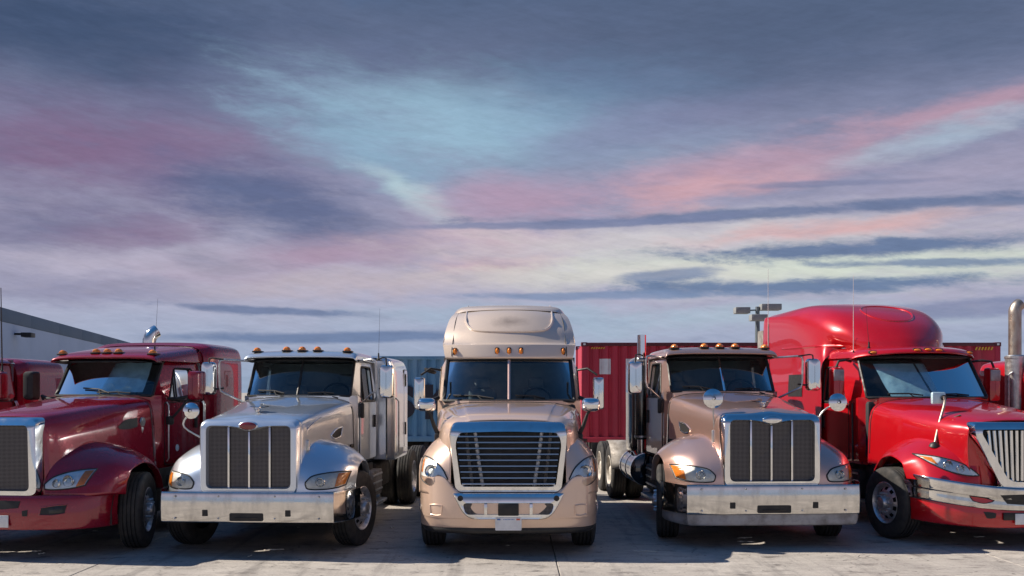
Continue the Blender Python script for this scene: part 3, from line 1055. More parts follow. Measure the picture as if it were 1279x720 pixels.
    cxs = .44
    ring = [(cxs + .22 * math.cos(2 * PI * k / 20), y0 + bow + .52 + .10 * math.sin(2 * PI * k / 20), z0 + .0 + .20 * math.sin(2 * PI * k / 20)) for k in range(20)]
    sw.tube(ring, .016, 6, closed=True).tube([(cxs - .2, y0 + bow + .5, z0 - .02), (cxs + .2, y0 + bow + .5, z0 - .02)], .02, 6)
    sw.build('steering_wheel', 'interior', root)
    # doors
    dy0, dy1 = p['door']
    dpoly = roundpoly([(dy0, zb + .06), (dy1, zb + .06), (dy1, belt - .012), (dy0, belt - .012)], .05, 3)
    seal = roundpoly([(dy0 - .014, zb + .046), (dy1 + .014, zb + .046), (dy1 + .014, belt + .002), (dy0 - .014, belt + .002)], .05, 3)
    def plate(poly, a, b):
        g = G()
        lo = [V(sx(q[0], q[1]) + a, q[0], q[1]) for q in poly]
        hi = [V(sx(q[0], q[1]) + b, q[0], q[1]) for q in poly]
        g.loops([lo, hi], True)
        return g
    da2, db2 = pair(plate(dpoly, -.005, .012), 'door', paintm, root, smooth=False)
    for s, d in ((1, da2), (-1, db2)):
        g = plate(seal, -.005, .004)
        (g if s > 0 else g.flip()).build('door_seal', 'black', d, smooth=False)
        hx = sx(dy1 - .12, belt - .3) + .012
        G().box(s * hx - .006, s * hx + .02 * s + .006, dy1 - .17, dy1 - .10, belt - .42, belt - .22, .006).build('handle', 'black', d)
    return W, sx

def grab_rail(root, sxf, y, za, zb_, side):
    x = sxf(y, za) * side
    G().tube([(x, y, za), (x + .06 * side, y, za + .03), (x + .06 * side, y, zb_ - .03), (x, y, zb_)], .014, 8).build('grab_rail', 'alu', root)

def fuel_tank(root, side, ya, yb, m='alu', x=.92, z=.72, r=.30):
    c = (side * x, ya, z)
    o = G().lathe([(.001, 0), (r - .05, .0), (r, .03), (r, yb - ya - .03), (r - .05, yb - ya), (.001, yb - ya)], c, (0, 1, 0), 32).build('fuel_tank', m, root)
    for t in (.03, .5, .94):
        yy = (yb - ya) * t
        G().lathe([(r + .002, yy), (r + .012, yy + .002), (r + .012, yy + .055), (r + .002, yy + .057)], c, (0, 1, 0), 32).build('tank_strap', 'chrome', o)
    G().lathe([(.05, 0), (.05, .04), (.001, .045)], (side * (x + .12), (ya + yb) / 2, z + r - .03), (side * .4, 0, 1), 12).build('filler_cap', 'chrome', o)
    return o

def box_step(root, side, ya, yb, m='dirty', xi=.62, xo=1.06, z0=.36, z1=.86):
    x0, x1 = sorted((side * xi, side * xo))
    o = G().box(x0, x1, ya, yb, z0 + .1, z1, .02).build('battery_box', m, root)
    for zz in (z0, z0 + .02):
        pass
    a, b = sorted((side * (xo - .22), side * (xo + .08)))
    G().box(a, b, ya - .02, yb + .02, z0 - .02, z0 + .03, .01).build('step', 'alu', o)
    for k in range(3):
        zz = z0 + .18 + k * .12
        a, b = sorted((side * (xo - .01), side * (xo + .014)))
        G().box(a, b, ya + .03, yb - .03, zz, zz + .03, .006).build('tread_strip', 'alu', o)
    return o

def mud_flap(root, side, y, x=.97):
    a, b = side * x - .30, side * x + .30
    G().box(a, b, y, y + .02, .22, .95, .006).build('mud_flap', 'black', root)

def quarter_fender(root, side, y, m='dirty'):
    rows = []
    for k in range(10):
        a = R(8 + k * 11)
        rows.append([(side * xx, y - .58 * math.cos(a), TR + .60 * math.sin(a)) for xx in (.68, .9, 1.24)])
    G().grid(rows).build('quarter_fender', m, root, thick=.01)

def stack_pipe(root, x, y, ztop, zsh0, zsh1, bend=0.0, m='chrome', shield='perf', rp=.075, rs=.115, bdir=(0, 1, 0)):
    P = [V(x, y, .85), V(x, y, 1.3), V(x, y, 2.0), V(x, y, ztop - .35), V(x, y, ztop - .2)]
    d = Vector(bdir)
    if bend:
        for k in range(1, 7):
            a = k / 6 * R(65)
            P.append(V(x, y, ztop - .2) + d * bend * (1 - math.cos(a)) + V(0, 0, bend * math.sin(a)))
    else:
        P.append(V(x, y, ztop))
    o = G().tube(P, rp, 18).build('exhaust_stack', m, root)
    e, t = P[-1], (P[-1] - P[-2]).normalized()
    G().lathe([(rp * .93, .0), (.001, -.0005)], e + t * .002, t, 18).build('pipe_opening', 'black', o)
    if shield:
        G().lathe([(rs * .9, zsh0), (rs, zsh0 + .02), (rs, zsh1 - .02), (rs * .9, zsh1)], (x, y, 0), (0, 0, 1), 28).build('heat_shield', shield, o)
        for z in (zsh0 + .03, zsh1 - .06):
            G().lathe([(rs + .002, z), (rs + .012, z + .002), (rs + .012, z + .035), (rs + .002, z + .037)], (x, y, 0), (0, 0, 1), 28).build('clamp', 'alu', o)
    return o

def antenna(root, x, y, z, h, lean=(0, 0), m='wire', r=.006):
    o = G().lathe([(.03, 0), (.03, .02), (.016, .04), (.012, .12), (.001, .125)], (x, y, z), (0, 0, 1), 10).build('antenna', 'black', root)
    G().tube([(x, y, z + .1), (x + lean[0] * .5, y + lean[1] * .5, z + h * .5), (x + lean[0], y + lean[1], z + h)], [r, r * .8, r * .5], 6).build('antenna_rod', m, o)
    return o

def side_mirror(root, side, x, y, z, w, h, d=.10, m='mirror_chrome', r=.06, twist=0.0):
    """housing whose back faces the front; glass looks rearwards"""
    cx = side * x
    pts = roundpoly([(-w / 2, -h / 2), (w / 2, -h / 2), (w / 2, h / 2), (-w / 2, h / 2)], r, 5)
    mt = Matrix.Translation((cx, y, z)) @ Matrix.Rotation(twist, 4, 'Z')
    def loop(k, yy): return [mt @ V(q[0] * k, yy, q[1] * (1 - (1 - k) * .45)) for q in pts]
    g = G().loops([loop(1.0, d * .5), loop(1.03, d * .2), loop(1.0, -d * .15), loop(.86, -d * .42), loop(.5, -d * .5), loop(.02, -d * .52)])
    o = g.build('mirror', m, root)
    g = G().add([mt @ V(q[0] * .95, d * .5 + .002, q[1] * .97) for q in pts], [tuple(range(len(pts)))])
    g.build('mirror_glass', 'mirror', o, smooth=False)
    return o

def hood_mirror(root, base, head, r=.10, m='mirror_chrome', am='alu', mid=None, face=(0, -1, .1)):
    """round convex mirror on a bent arm; the camera sees its back shell"""
    b, h = Vector(base), Vector(head)
    P = [b, mid and Vector(mid) or b.lerp(h, .5) + V(0, 0, .06), h]
    o = G().tube([b - V(0, 0, .05), b, P[1], h + V(0, .03, 0)], .011, 8, smooth=14).build('hood_mirror', am, root)
    G().box(b.x - .035, b.x + .035, b.y - .02, b.y + .03, b.z - .14, b.z + .03, .012).build('bracket', am, o)
    ax = -Vector(face).normalized()
    G().lathe([(.001, -.035), (r * .45, -.03), (r * .85, -.012), (r, .0), (r, .018), (r * .96, .022)], h, ax, 28).build('mirror_shell', m, o)
    G().lathe([(r * .96, .020), (r * .6, .030), (.001, .034)], h, ax, 28).build('mirror_glass', 'mirror', o)
    G().lathe([(.024, -.05), (.024, -.03), (.001, -.03)], h, ax, 10).build('hub', 'black', o)
    return o

# ================================================================== conventional with oval badge (silver, rose)
def grille_outline(hw, zt, zb, r, dip=0.0, bump_=0.0, taper=0.0):
    """closed loop, corner-rounded, with a dip or bump at the middle of its top edge"""
    base = roundpoly([(-hw + taper, zb), (hw - taper, zb), (hw, zt), (-hw, zt)], r, 6)
    # base order: corner bl, br, tr, tl; insert samples along the top between tr and tl
    out = []
    per = 7
    for i, q in enumerate(base):
        out.append(q)
        if i == 3 * per - 1:
            a, b = base[i], base[i + 1]
            for k in range(1, 24):
                t = k / 24
                p = a.lerp(b, t)
                w = math.exp(-((p[0]) / .17) ** 2)
                out.append(Vector((p[0], p[1] - dip * w + bump_ * w)))
    return out

def make_round_nose(loc, rz, paintm, label, sleeper, valance, surround, stack=False, hmirrors=None, badge='badge_red', steer=R(-11), lift=0.0):
    root = empty('semi_truck', loc, rz)
    tag(root, label, 'truck', 'semi trucks parked in a row')
    drives = (5.95, 7.25)
    chassis(root, 1.08, drives, 7.9)
    for s in (-1, 1):
        front_wheel(root, s * 1.115, 1.14, steer)
        for y in drives: dual_wheel(root, s * 1.08, y, 'rim_white' if stack else 'rim_alu')
        mud_flap(root, s, 7.95)
        if stack: quarter_fender(root, s, drives[0])
    # hood
    hs = [
        (.20, [(0, 1.772), (.14, 1.765), (.30, 1.752), (.55, 1.722), (.632, 1.63), (.645, 1.3), (.645, .85)]),
        (.30, [(0, 1.808), (.15, 1.80), (.31, 1.788), (.56, 1.752), (.65, 1.65), (.66, 1.3), (.66, .85)]),
        (.55, [(0, 1.845), (.15, 1.842), (.32, 1.833), (.575, 1.792), (.67, 1.685), (.685, 1.3), (.69, .9)]),
        (1.1, [(0, 1.915), (.16, 1.913), (.34, 1.905), (.60, 1.86), (.715, 1.75), (.735, 1.35), (.745, 1.0)]),
        (1.7, [(0, 1.985), (.17, 1.983), (.36, 1.975), (.66, 1.93), (.79, 1.82), (.815, 1.4), (.825, 1.0)]),
        (2.26, [(0, 2.035), (.18, 2.033), (.38, 2.022), (.71, 1.985), (.855, 1.87), (.885, 1.4), (.895, 1.0)]),
    ]
    hg = G().loft(hs, 40, 56)
    hood = hg.build('hood', paintm, root, thick=.012)
    hb = hg.bvh()
    # hood seam + mascot
    y = lambda x, yy: hb.ray_cast(V(x, yy, 5), V(0, 0, -1))[0]
    mz = y(0, .48).z
    g = G().box(-.012, .012, .40, .56, mz, mz + .05, .006).surf([[(-.13, .50, mz + .075), (-.06, .46, mz + .060), (0, .42, mz + .055), (.06, .46, mz + .060), (.13, .50, mz + .075)],
                                                           [(-.13, .56, mz + .085), (-.06, .56, mz + .075), (0, .58, mz + .065), (.06, .56, mz + .075), (.13, .56, mz + .085)]], 4, 12)
    g.box(-.03, .03, .40, .60, mz + .045, mz + .075, .012)
    g.build('hood_ornament', 'chrome', root)
    # grille
    sy = .115
    outer = grille_outline(.642, 1.755, .785, .11, bump_=.03)
    mid = grille_outline(.612, 1.725, .815, .10, bump_=.022)
    mid2 = grille_outline(.545, 1.675, .875, .075, dip=.040)
    inner = grille_outline(.530, 1.660, .890, .065, dip=.050)
    L = lambda lp, yy: [V(q[0], yy + 3.0 * max(0, q[1] - 1.615) ** 2, q[1]) for q in lp]
    sur = G().loops([L(outer, sy + .10), L(outer, sy), *G.blend(mid, mid2, L, sy - .05, sy - .055), L(inner, sy - .02), L(inner, sy + .06)]).build('grille_surround', surround, root, ang=45)
    gm = G().add(L(inner, sy + .012), [tuple(range(len(inner)))])
    gm.build('grille_mesh', 'mesh', root, smooth=False)
    for x in (-.265, 0, .265):
        zt = 1.655 if x else 1.60
        G().box(x - .013, x + .013, sy - .018, sy + .004, .885, zt, .006).build('grille_bar', 'chrome', root)
    # oval badge
    rows, rows2 = [], []
    for i in range(6):
        q = math.cos(PI / 2 * i / 5)
        yy = sy - .056 - .018 * math.sin(PI / 2 * i / 5)
        rows.append([(.112 * q * math.cos(2 * PI * k / 28), yy - .004, 1.672 + .048 * q * math.sin(2 * PI * k / 28)) for k in range(28)])
        rows2.append([(.128 * (q * .15 + .85 if i else 1) * math.cos(2 * PI * k / 28), sy - .045 - .004 * i, 1.672 + .062 * (q * .15 + .85 if i else 1) * math.sin(2 * PI * k / 28)) for k in range(28)])
    bg = G().grid(rows2, True).build('badge', 'chrome' if surround == 'chrome' else paintm, root)
    G().grid(rows, True).build('badge_face', badge, bg)
    # fenders and lights
    fg = fender(root, paintm, .60, 1.25, lambda t, x, y, z: (x, y + .05 * t, z))
    fb = fg.bvh()
    for s in (1, -1):
        headlight(root, fb, [(.72, .955), (.80, 1.03), (.97, 1.065), (1.13, 1.07), (1.205, 1.06)],
                  [(.72, .925), (.76, .87), (.94, .862), (1.09, .875), (1.17, .90)],
                  'head_old', ([(1.09, 1.052), (1.20, 1.053)], [(1.065, .885), (1.165, .912)]) , ((.90, .955, .062), ), side=s)
    # bumper
    def bp(z, dy, sc=1.0):
        return [V(x * sc, yy + dy, z) for x, yy in ((0, 0), (.35, .0), (.7, .004), (1.07, .02), (1.095, .03), (1.11, .05), (1.20, .22), (1.275, .46), (1.305, .68))]
    zt, zl = .835, .455
    st = [bp(zl, .09, .985), bp(zl, .03), bp(zl + .012, .004), bp(zl + .14, -.008), bp(zt - .14, -.008), bp(zt - .012, .004), bp(zt, .03), bp(zt + .002, .14, .985)]
    C = [[(-q.x, q.y, q.z) for q in reversed(r[1:])] + [tuple(q) for q in r] for r in st]
    bgm = G().surf(C, 28, 96)
    bum = bgm.build('bumper', 'bumper_steel', root, ang=60)
    G().prism(roundpoly([(-.215, zl + .02), (.215, zl + .02), (.215, zl + .12), (-.215, zl + .12)], .02), 'xz', -.012, .03).build('tow_slot', 'black', bum)
    G().box(-.15, .15, -.02, .0, zl + .045, zl + .07, .006).build('tow_pin', 'chassis', bum)
    for s in (-1, 1):
        G().prism(roundpoly([(s * .53 - .034, .535), (s * .53 + .034, .535), (s * .53 + .034, .615), (s * .53 - .034, .615)], .008), 'xz', -.012, .03).build('tow_hole', 'black', bum)
    shelf(root, [(q.x, q.y) for q in bp(0, 0)], .80, .62)
    if valance:
        def vp(z, dy, sc=1.0): return [V(q.x * sc, q.y + dy, z) for q in bp(0, 0)]
        st = [vp(.305, .10, .94), vp(.31, .04, .96), vp(.355, .03, .985), vp(.452, .03, .99)]
        C = [[(-q.x, q.y, q.z) for q in reversed(r[1:])] + [tuple(q) for q in r] for r in st]
        G().surf(C, 8, 80).build('valance', 'valance', root, ang=60)
    bo = G()
    for x in (-.92, -.36, .36, .92):
        for z in (zt - .05, zl + .05):
            bo.lathe([(.014, 0), (.012, .008), (.001, .011)], (x, -.004, z), (0, -1, 0), 10)
    bo.build('bumper_bolts', 'alu', bum)['kind'] = 'stuff'
    # black bar standing in for the shaded gap between hood and bumper
    G().box(-1.0, 1.0, .20, .26, .70, .90).build('dark_gap_bar', 'black', root)
    # cab
    p = dict(y0=2.30, y1=2.66, z0=2.04, z1=2.60, hw0=.785, hw1=.775, bow=.10, xf=.875, xr=.91, yr=3.80, zb=.98, lean=.12,
             belt=1.95, win=(2.72, 2.98, 3.58, 1.965, 2.50), ztop=2.62, door=(2.62, 3.70), divider='black' if not stack else 'chrome')
    Wf, sx = cab(root, paintm, p)
    wipers(root, p, [(-.62, -.12, .05), (.16, .62, .01)])
    rf = [
        (2.60, [(0, 2.615), (.45, 2.613), (.78, 2.60), (.835, 2.585), (.85, 2.575)]),
        (2.46, [(0, 2.628), (.45, 2.626), (.77, 2.612), (.84, 2.590), (.855, 2.575)]),
        (2.45, [(0, 2.665), (.45, 2.662), (.76, 2.648), (.845, 2.622), (.86, 2.585)]),
        (2.56, [(0, 2.72), (.45, 2.715), (.76, 2.698), (.845, 2.66), (.865, 2.59)]),
        (2.9, [(0, 2.75), (.45, 2.745), (.76, 2.722), (.85, 2.67), (.87, 2.59)]),
        (3.8, [(0, 2.745), (.45, 2.74), (.76, 2.718), (.855, 2.66), (.88, 2.58)]),
    ]
    roof = G().loft(rf, 34, 48).build('roof', paintm, root, thick=.01, ang=50)
    visor_shade_sheet(root, [(2.72, 2.594), (2.465, 2.606)], .83)
    for x in (-.70, -.24, 0, .24, .70):
        marker(root, x, 2.58, 2.735 if abs(x) < .5 else 2.722)
    # sleeper
    if sleeper == 'long':
        yy0, yy1, hw, zt2, zb2 = 3.84, 5.25, 1.20, 2.72, .98
    else:
        yy0, yy1, hw, zt2, zb2 = 4.28, 4.98, 1.06, 2.70, 1.0
    rows = []
    for yk, k, dz in ((yy0, .90, -.02), (yy0 + .06, .97, 0), (yy0 + .22, 1, .0), (yy1 - .12, 1, .0), (yy1 - .02, .975, -.03), (yy1, .9, -.10)):
        w = hw * k
        h = [(0, zt2 + dz), (w * .6, zt2 + dz - .01), (w * .88, zt2 + dz - .05), (w * .97, zt2 + dz - .15), (w, zt2 - .40), (w, 1.6), (w, zb2 + .05), (w - .03, zb2)]
        rows.append((yk, h))
    slp = G().loft(rows, 30, 56)
    slm = paintm if sleeper == 'long' else 'dark_reflect'
    so_ = slp.build('sleeper', slm, root, ang=40)
    G().box(-hw + .06, hw - .06, yy1 - .04, yy1 - .01, zb2, zt2 - .16).build('sleeper_back', slm, so_)
    G().box(-hw * .88, hw * .88, yy0 + .01, yy0 + .04, zb2, zt2 - .1).build('sleeper_front', slm, so_)
    if sleeper == 'long':
        for s in (1, -1):
            for a, b, mm, poly in ((.0, .003, 'black', [(yy1 - .46, 1.12), (yy1 - .13, 1.12), (yy1 - .13, 2.50), (yy1 - .46, 2.50)]),
                                   (.0, .012, paintm, [(yy1 - .445, 1.135), (yy1 - .145, 1.135), (yy1 - .145, 2.485), (yy1 - .445, 2.485)])):
                pl = roundpoly(poly, .06, 4)
                x0, x1 = hw - .004, hw + b
                g = G().loops([[V(x0, q[0], q[1]) for q in pl], [V(x1, q[0], q[1]) for q in pl]], True)
                (g if s > 0 else g.flip()).build('sleeper_door' if mm != 'black' else 'sleeper_door_seal', mm, so_, smooth=False)
            for zc in (1.35, 2.2):
                a, b = sorted((s * (hw + .01), s * (hw + .03)))
                G().box(a, b, yy1 - .40, yy1 - .34, zc, zc + .22, .006).build('hinge', 'black', so_)
            G().tube([(s * (hw + .0), yy0 + .14, 1.05), (s * (hw + .05), yy0 + .14, 1.1), (s * (hw + .05), yy0 + .14, 1.95), (s * hw, yy0 + .14, 2.0)], .014, 8).build('grab_rail', 'alu', so_)
    # hood side vent
    vb = hg.bvh()
    hw_seam(root, hb, 2.20, .9, 1.02)
    for s in (1, -1):
        h = vb.ray_cast(V(s * 5, 2.10, 1.30), V(-s, 0, 0))[0]
        G().box(h.x - .012, h.x + .012, 2.02, 2.20, 1.27, 1.33, .008).build('hood_latch', 'black', root)
    for s in (1, -1):
        top = [(1.30, 1.50), (1.50, 1.575), (1.72, 1.60)]
        bot = [(1.34, 1.46), (1.48, 1.44), (1.66, 1.47)]
        rws = drape(vb, top, bot, 10, 4, .006, axis='x')
        G().grid([[(q.x * s, q.y, q.z) for q in r] for r in rws]).build('hood_vent', 'black', root)
        G().tube([(q.x * s, q.y, q.z) for q in border(rws)], .010, 6, closed=True).build('vent_trim', 'chrome' if stack else paintm, root)
    # big mirrors on a tube frame
    for s in (1, -1):
        xin = .90
        inner = s == (-1 if stack else 1)
        xm = xin + (.42 if inner else .535)
        zm = 2.26 if inner else 2.31
        e = xm - xin - .165
        top = [(s * (xin - .06), 2.72, 2.58), (s * (xin + e - .07), 2.52, 2.60), (s * (xin + e - .01), 2.50, 2.58), (s * (xin + e), 2.50, 2.52),
               (s * (xin + e), 2.52, 2.20), (s * (xin + e - .02), 2.52, 2.11), (s * (xin + e - .07), 2.54, 2.08), (s * (xin + .02), 2.62, 1.94), (s * (xin + .0), 2.66, 1.90)]
        mr = side_mirror(root, s, xm, 2.50, zm, .21, .50, .12, 'mirror_chrome', .06)
        G().tube(top, .016, 8).build('mirror_frame', 'alu', mr)
        G().tube([(s * (xin + .30), 2.5, 2.60), (s * (xm - .06), 2.50, 2.625), (s * (xm - .01), 2.50, 2.615), (s * xm, 2.50, zm + .22)], .012, 8).build('mirror_arm', 'black', mr)
        G().tube([(s * (xin + .30), 2.52, 2.16), (s * (xm - .08), 2.52, 2.14), (s * (xm - .01), 2.51, 2.14)], .014, 8).build('mirror_arm', 'black', mr)
        G().box(s * xin - .03 + .02 * s, s * xin + .03 + .02 * s, 2.58, 2.66, 1.70, 1.93, .02).build('hinge_cover', 'black', mr)
    if hmirrors:
        for b, h, r, mid in hmirrors: hood_mirror(root, b, h, r, mid=mid, face=(0, -1, .08))
    # tanks and steps
    if stack:
        stack_pipe(root, -.93, 4.06, 3.02, 1.22, 2.62)
        fuel_tank(root, -1, 3.75, 4.9, 'dark_reflect', x=.90, r=.27)
        fuel_tank(root, 1, 3.75, 4.9, 'dark_reflect', x=.90, r=.27)
        box_step(root, -1, 2.35, 3.3, 'chassis', xo=1.0)
        box_step(root, 1, 2.35, 3.3, 'chassis', xo=1.0)
    else:
        box_step(root, 1, 2.75, 3.5)
        box_step(root, -1, 2.75, 3.5)
        for s in (1, -1): G().box(*sorted((s * .55, s * .92)), 3.7, 5.0, .48, .92, .06, 3).build('fuel_tank', 'chassis', root)
    if lift:
        for ch in root.children:
            if ch.name.split('.')[0] not in ('wheel', 'front_axle', 'drive_axle', 'mud_flap', 'frame_rail', 'quarter_fender'): ch.location.z += lift
    return root, hb

MOUNT_L = ((-.625, .22, 1.50), (-.76, .12, 1.84), .0)
silver, _ = make_round_nose((-3.345, 11.78, 0), R(-2.8), 'silver',
    'silver semi truck with red oval badge above its mesh grille and plain bumper', 'long', False, 'silver',
    hmirrors=[((-.64, .36, 1.46), (-.80, .22, 1.86), .105, (-.93, .30, 1.66)), ])
antenna(silver, .98, 3.62, 2.62, .85, (.02, 0), r=.003)
# broken hood mirror stub on the other side
G().tube([(.66, .40, 1.40), (.66, .40, 1.60), (.69, .46, 1.66), (.74, .80, 1.76)], .010, 8).build('mirror_stub', 'alu', silver)
G().box(.63, .70, .37, .43, 1.34, 1.48, .012).build('mirror_bracket', 'alu', silver)

rose, _ = make_round_nose((3.49, 12.45, 0), R(2.6), 'rose',
    'rose beige semi truck with chrome grille frame and two round hood mirrors', 'short', True, 'chrome', stack=True, badge='chrome',
    hmirrors=[((-.655, .40, 1.50), (-.70, .30, 1.95), .13, (-.68, .36, 1.74)), ((.66, .40, 1.50), (.94, .30, 1.90), .12, (.74, .34, 1.76))])
rose.scale = (1.055, 1.055, 1.032)
antenna(rose, .99, 3.3, 2.62, 1.45, (.0, 0), 'antenna_white', .006)

# ================================================================== tall tan truck in the middle
def make_tall_roof(loc, rz, paintm, label):
    root = empty('semi_truck', loc, rz)
    tag(root, label, 'truck', 'semi trucks parked in a row')
    drives = (5.6, 6.9)
    chassis(root, 1.15, drives, 7.5)
    for s in (-1, 1):
        front_wheel(root, s * 1.02, 1.12, 0)
        for y in drives: dual_wheel(root, s * 1.05, y)
        mud_flap(root, s, 7.55)
    hs = [
        (.235, [(0, 1.748), (.25, 1.744), (.46, 1.735), (.52, 1.722), (.66, 1.67), (.735, 1.56), (.76, 1.3), (.74, .88)]),
        (.33, [(0, 1.785), (.25, 1.780), (.48, 1.765), (.54, 1.750), (.69, 1.70), (.775, 1.58), (.80, 1.3), (.79, .88)]),
        (.6, [(0, 1.835), (.27, 1.830), (.52, 1.818), (.58, 1.800), (.75, 1.755), (.87, 1.62), (.91, 1.3), (.92, .95)]),
        (1.3, [(0, 1.895), (.30, 1.890), (.58, 1.878), (.64, 1.862), (.84, 1.82), (.97, 1.69), (1.02, 1.35), (1.03, 1.0)]),
        (1.9, [(0, 1.935), (.33, 1.930), (.64, 1.918), (.70, 1.905), (.90, 1.865), (1.02, 1.75), (1.06, 1.4), (1.07, 1.0)]),
        (2.22, [(0, 1.955), (.34, 1.950), (.67, 1.938), (.73, 1.926), (.93, 1.885), (1.05, 1.78), (1.085, 1.4), (1.09, 1.0)]),
    ]
    hg = G().loft(hs, 40, 72)
    hg.build('hood', paintm, root, thick=.012)
    hw_seam(root, hg.bvh(), 2.16, 1, 1)
    def fn(t, x, y, z):
        # fuller, taller wing with a deep headlight face
        z2 = z + (.10 * (1 - t) + .03) * min(1, max(0, (z - .8) / .5))
        y2 = y * 1.0 + .02
        return x, y2, z2
    fg = fender(root, paintm, .735, 1.185, fn)
    fb = fg.bvh()
    for s in (1, -1):
        headlight(root, fb, [(.775, 1.00), (.85, 1.13), (.97, 1.225), (1.085, 1.255), (1.135, 1.24)],
                  [(.78, .895), (.86, .89), (.97, .90), (1.07, .93), (1.15, .98)],
                  'head_ref', ([(1.10, 1.225), (1.125, 1.215)], [(1.125, 1.05), (1.142, 1.06)]), ((.99, 1.085, .085), (.89, .985, .062)), side=s)
    # grille
    sy = .10
    def loop(hw, zt, zb, tp, r): return roundpoly([(-hw + tp, zb), (hw - tp, zb), (hw, zt - .16), (hw - .045, zt - .02), (.0, zt), (-hw + .045, zt - .02), (-hw, zt - .16)], [r, r, .12, .06, .4, .06, .12], 6)
    L = lambda lp, yy, ar=0.05: [V(q[0], yy + ar * q[0] ** 2 + 3.3 * max(0, q[1] - 1.565) ** 2, q[1]) for q in lp]
    o1 = loop(.755, 1.735, .825, .075, .09)
    o2 = loop(.745, 1.725, .835, .075, .09)
    o3 = loop(.675, 1.605, .900, .075, .05)
    o4 = loop(.662, 1.592, .912, .075, .045)
    G().loops([L(o1, sy + .10), L(o1, sy - .01), *G.blend(o2, o3, L, sy - .045, sy - .052), L(o4, sy - .02), L(o4, sy + .10)]).build('grille_surround', 'chrome', root, ang=50)
    G().add(L(loop(.69, 1.62, .885, .075, .05), sy + .075), [tuple(range(49))]).build('radiator', 'black', root, smooth=False)
    for s in (-1, 1):
        G().tube([(s * .425, sy + .0, 1.60), (s * .375, sy + .0, 1.2), (s * .325, sy + .0, .90)], .022, 4).build('grille_upright', 'alu', root)
        G().tube([(s * .54, sy + .055, 1.58), (s * .50, sy + .055, 1.2), (s * .46, sy + .055, .92)], .020, 4).build('grille_strut', 'dirty', root)
    for k in range(9):
        z = 1.535 - k * .075
        hw = .665 - .075 * (1.55 - z) / .62 if z < 1.5 else .66
        rows = []
        for j in range(13):
            x = -hw + 2 * hw * j / 12
            yy = sy - .03 + .05 * x * x
            rows.append([(x, yy + a, z + b) for a, b in ((.0, .016), (-.012, .010), (-.016, -.006), (.002, -.017), (.03, -.004))])
        G().grid(rows, True).build('grille_bar', 'chrome', root)
    # black bar in place of the shaded gap, then bumper
    G().box(-.98, .98, .17, .25, .72, .92).build('dark_gap_bar', 'black', root)
    plan = [(0, -.02), (.30, -.015), (.60, .01), (.82, .06), (.98, .15), (1.09, .30), (1.15, .50), (1.18, .72)]
    def row(zf, dy, sc=1.0): return [V(x * sc, y + dy, zf(x)) for x, y in plan]
    zt = lambda x: .83 + .185 * min(1, max(0, (x - .62) / .2)) ** 1 if x > .62 else .815
    st = [row(lambda x: .375, .10, .97), row(lambda x: .378, .05), row(lambda x: .40, .03), row(lambda x: .50, .005), row(lambda x: .52, -.006), row(lambda x: .66, -.012), row(lambda x: min(zt(x) - .035, .88), -.004), row(lambda x: zt(x) - .012, .0), row(zt, .02), row(lambda x: zt(x) + .003, .14, .98)]
    C = [[(-q.x, q.y, q.z) for q in reversed(r[1:])] + [tuple(q) for q in r] for r in st]
    bgm = G().surf(C, 36, 72)
    bum = bgm.build('bumper', paintm, root, ang=40)
    bb = bgm.bvh()
    st = [row(lambda x: .305, .10, .95), row(lambda x: .31, .05, .97), row(lambda x: .345, .03, .985), row(lambda x: .385, .035, .985)]
    C = [[(-q.x, q.y, q.z) for q in reversed(r[1:])] + [tuple(q) for q in r] for r in st]
    G().surf(C, 8, 48).build('air_dam', 'black', root)
    shelf(root, plan, .79, .80)
    # chrome mouth
    def bl(hw, zt_, zb_, tp, r): return roundpoly([(-hw + tp, zb_), (hw - tp, zb_), (hw, zt_), (-hw, zt_)], r, 6)
    b1, b2 = bl(.705, .825, .497, .17, [.16, .16, .03, .03]), bl(.69, .815, .505, .17, [.15, .15, .03, .03])
    b3, b4 = bl(.585, .705, .560, .045, .055), bl(.575, .697, .566, .045, .05)
    LL = lambda lp, yy: [V(q[0], yy + .06 * q[0] ** 2, q[1]) for q in lp]
    mt = G().loops([LL(b1, .02), LL(b1, -.045), LL(b2, -.055), LL(b3, -.055), LL(b4, -.045), LL(b4, .0)]).build('bumper_trim', 'chrome', bum, ang=50)
    G().add(LL(b4, -.034), [tuple(range(len(b4)))]).build('bumper_mesh', 'mesh', bum, smooth=False)
    for x in (-.285, .285): G().box(x - .02, x + .02, -.056, -.03, .563, .70, .004).build('bumper_bar', 'chrome', bum)
    G().box(-.13, .13, -.062, -.03, .548, .70, .012).build('radar_cover', 'black', bum)
    for s in (-1, 1):
        G().lathe([(.036, 0), (.036, .012), (.024, .014), (.001, .005)], (s * .605, -.03, .765), (0, -1, 0), 16).build('tow_plug', 'black', bum)
        # fog light pocket
        rws = drape(bb, [(.84, .665), (.92, .675), (1.0, .665)], [(.85, .545), (.92, .535), (.99, .545)], 12, 8, .003)
        n_ = len(rws) - 1
        out = []
        for i, r in enumerate(rws):
            out.append([(q.x * s, q.y + .028 * min(1, 3 * (4 * (i / n_) * (1 - i / n_)) * (4 * (j / 12) * (1 - j / 12))) - .004, q.z) for j, q in enumerate(r)])
        G().grid(out).build('fog_pocket', paintm, bum)
        G().tube([(q.x * s, q.y, q.z) for q in border(rws)], .008, 6, closed=True).build('fog_pocket_rim', paintm, bum)
    pl = G().prism(roundpoly([(-.165, .368), (.165, .368), (.165, .528), (-.165, .528)], .015), 'xz', -.080, -.068).build('license_plate', 'plate', bum, smooth=False)
    G().box(-.14, -.10, -.0825, -.079, .497, .515).build('plate_mark', 'plate_blue', pl, smooth=False)
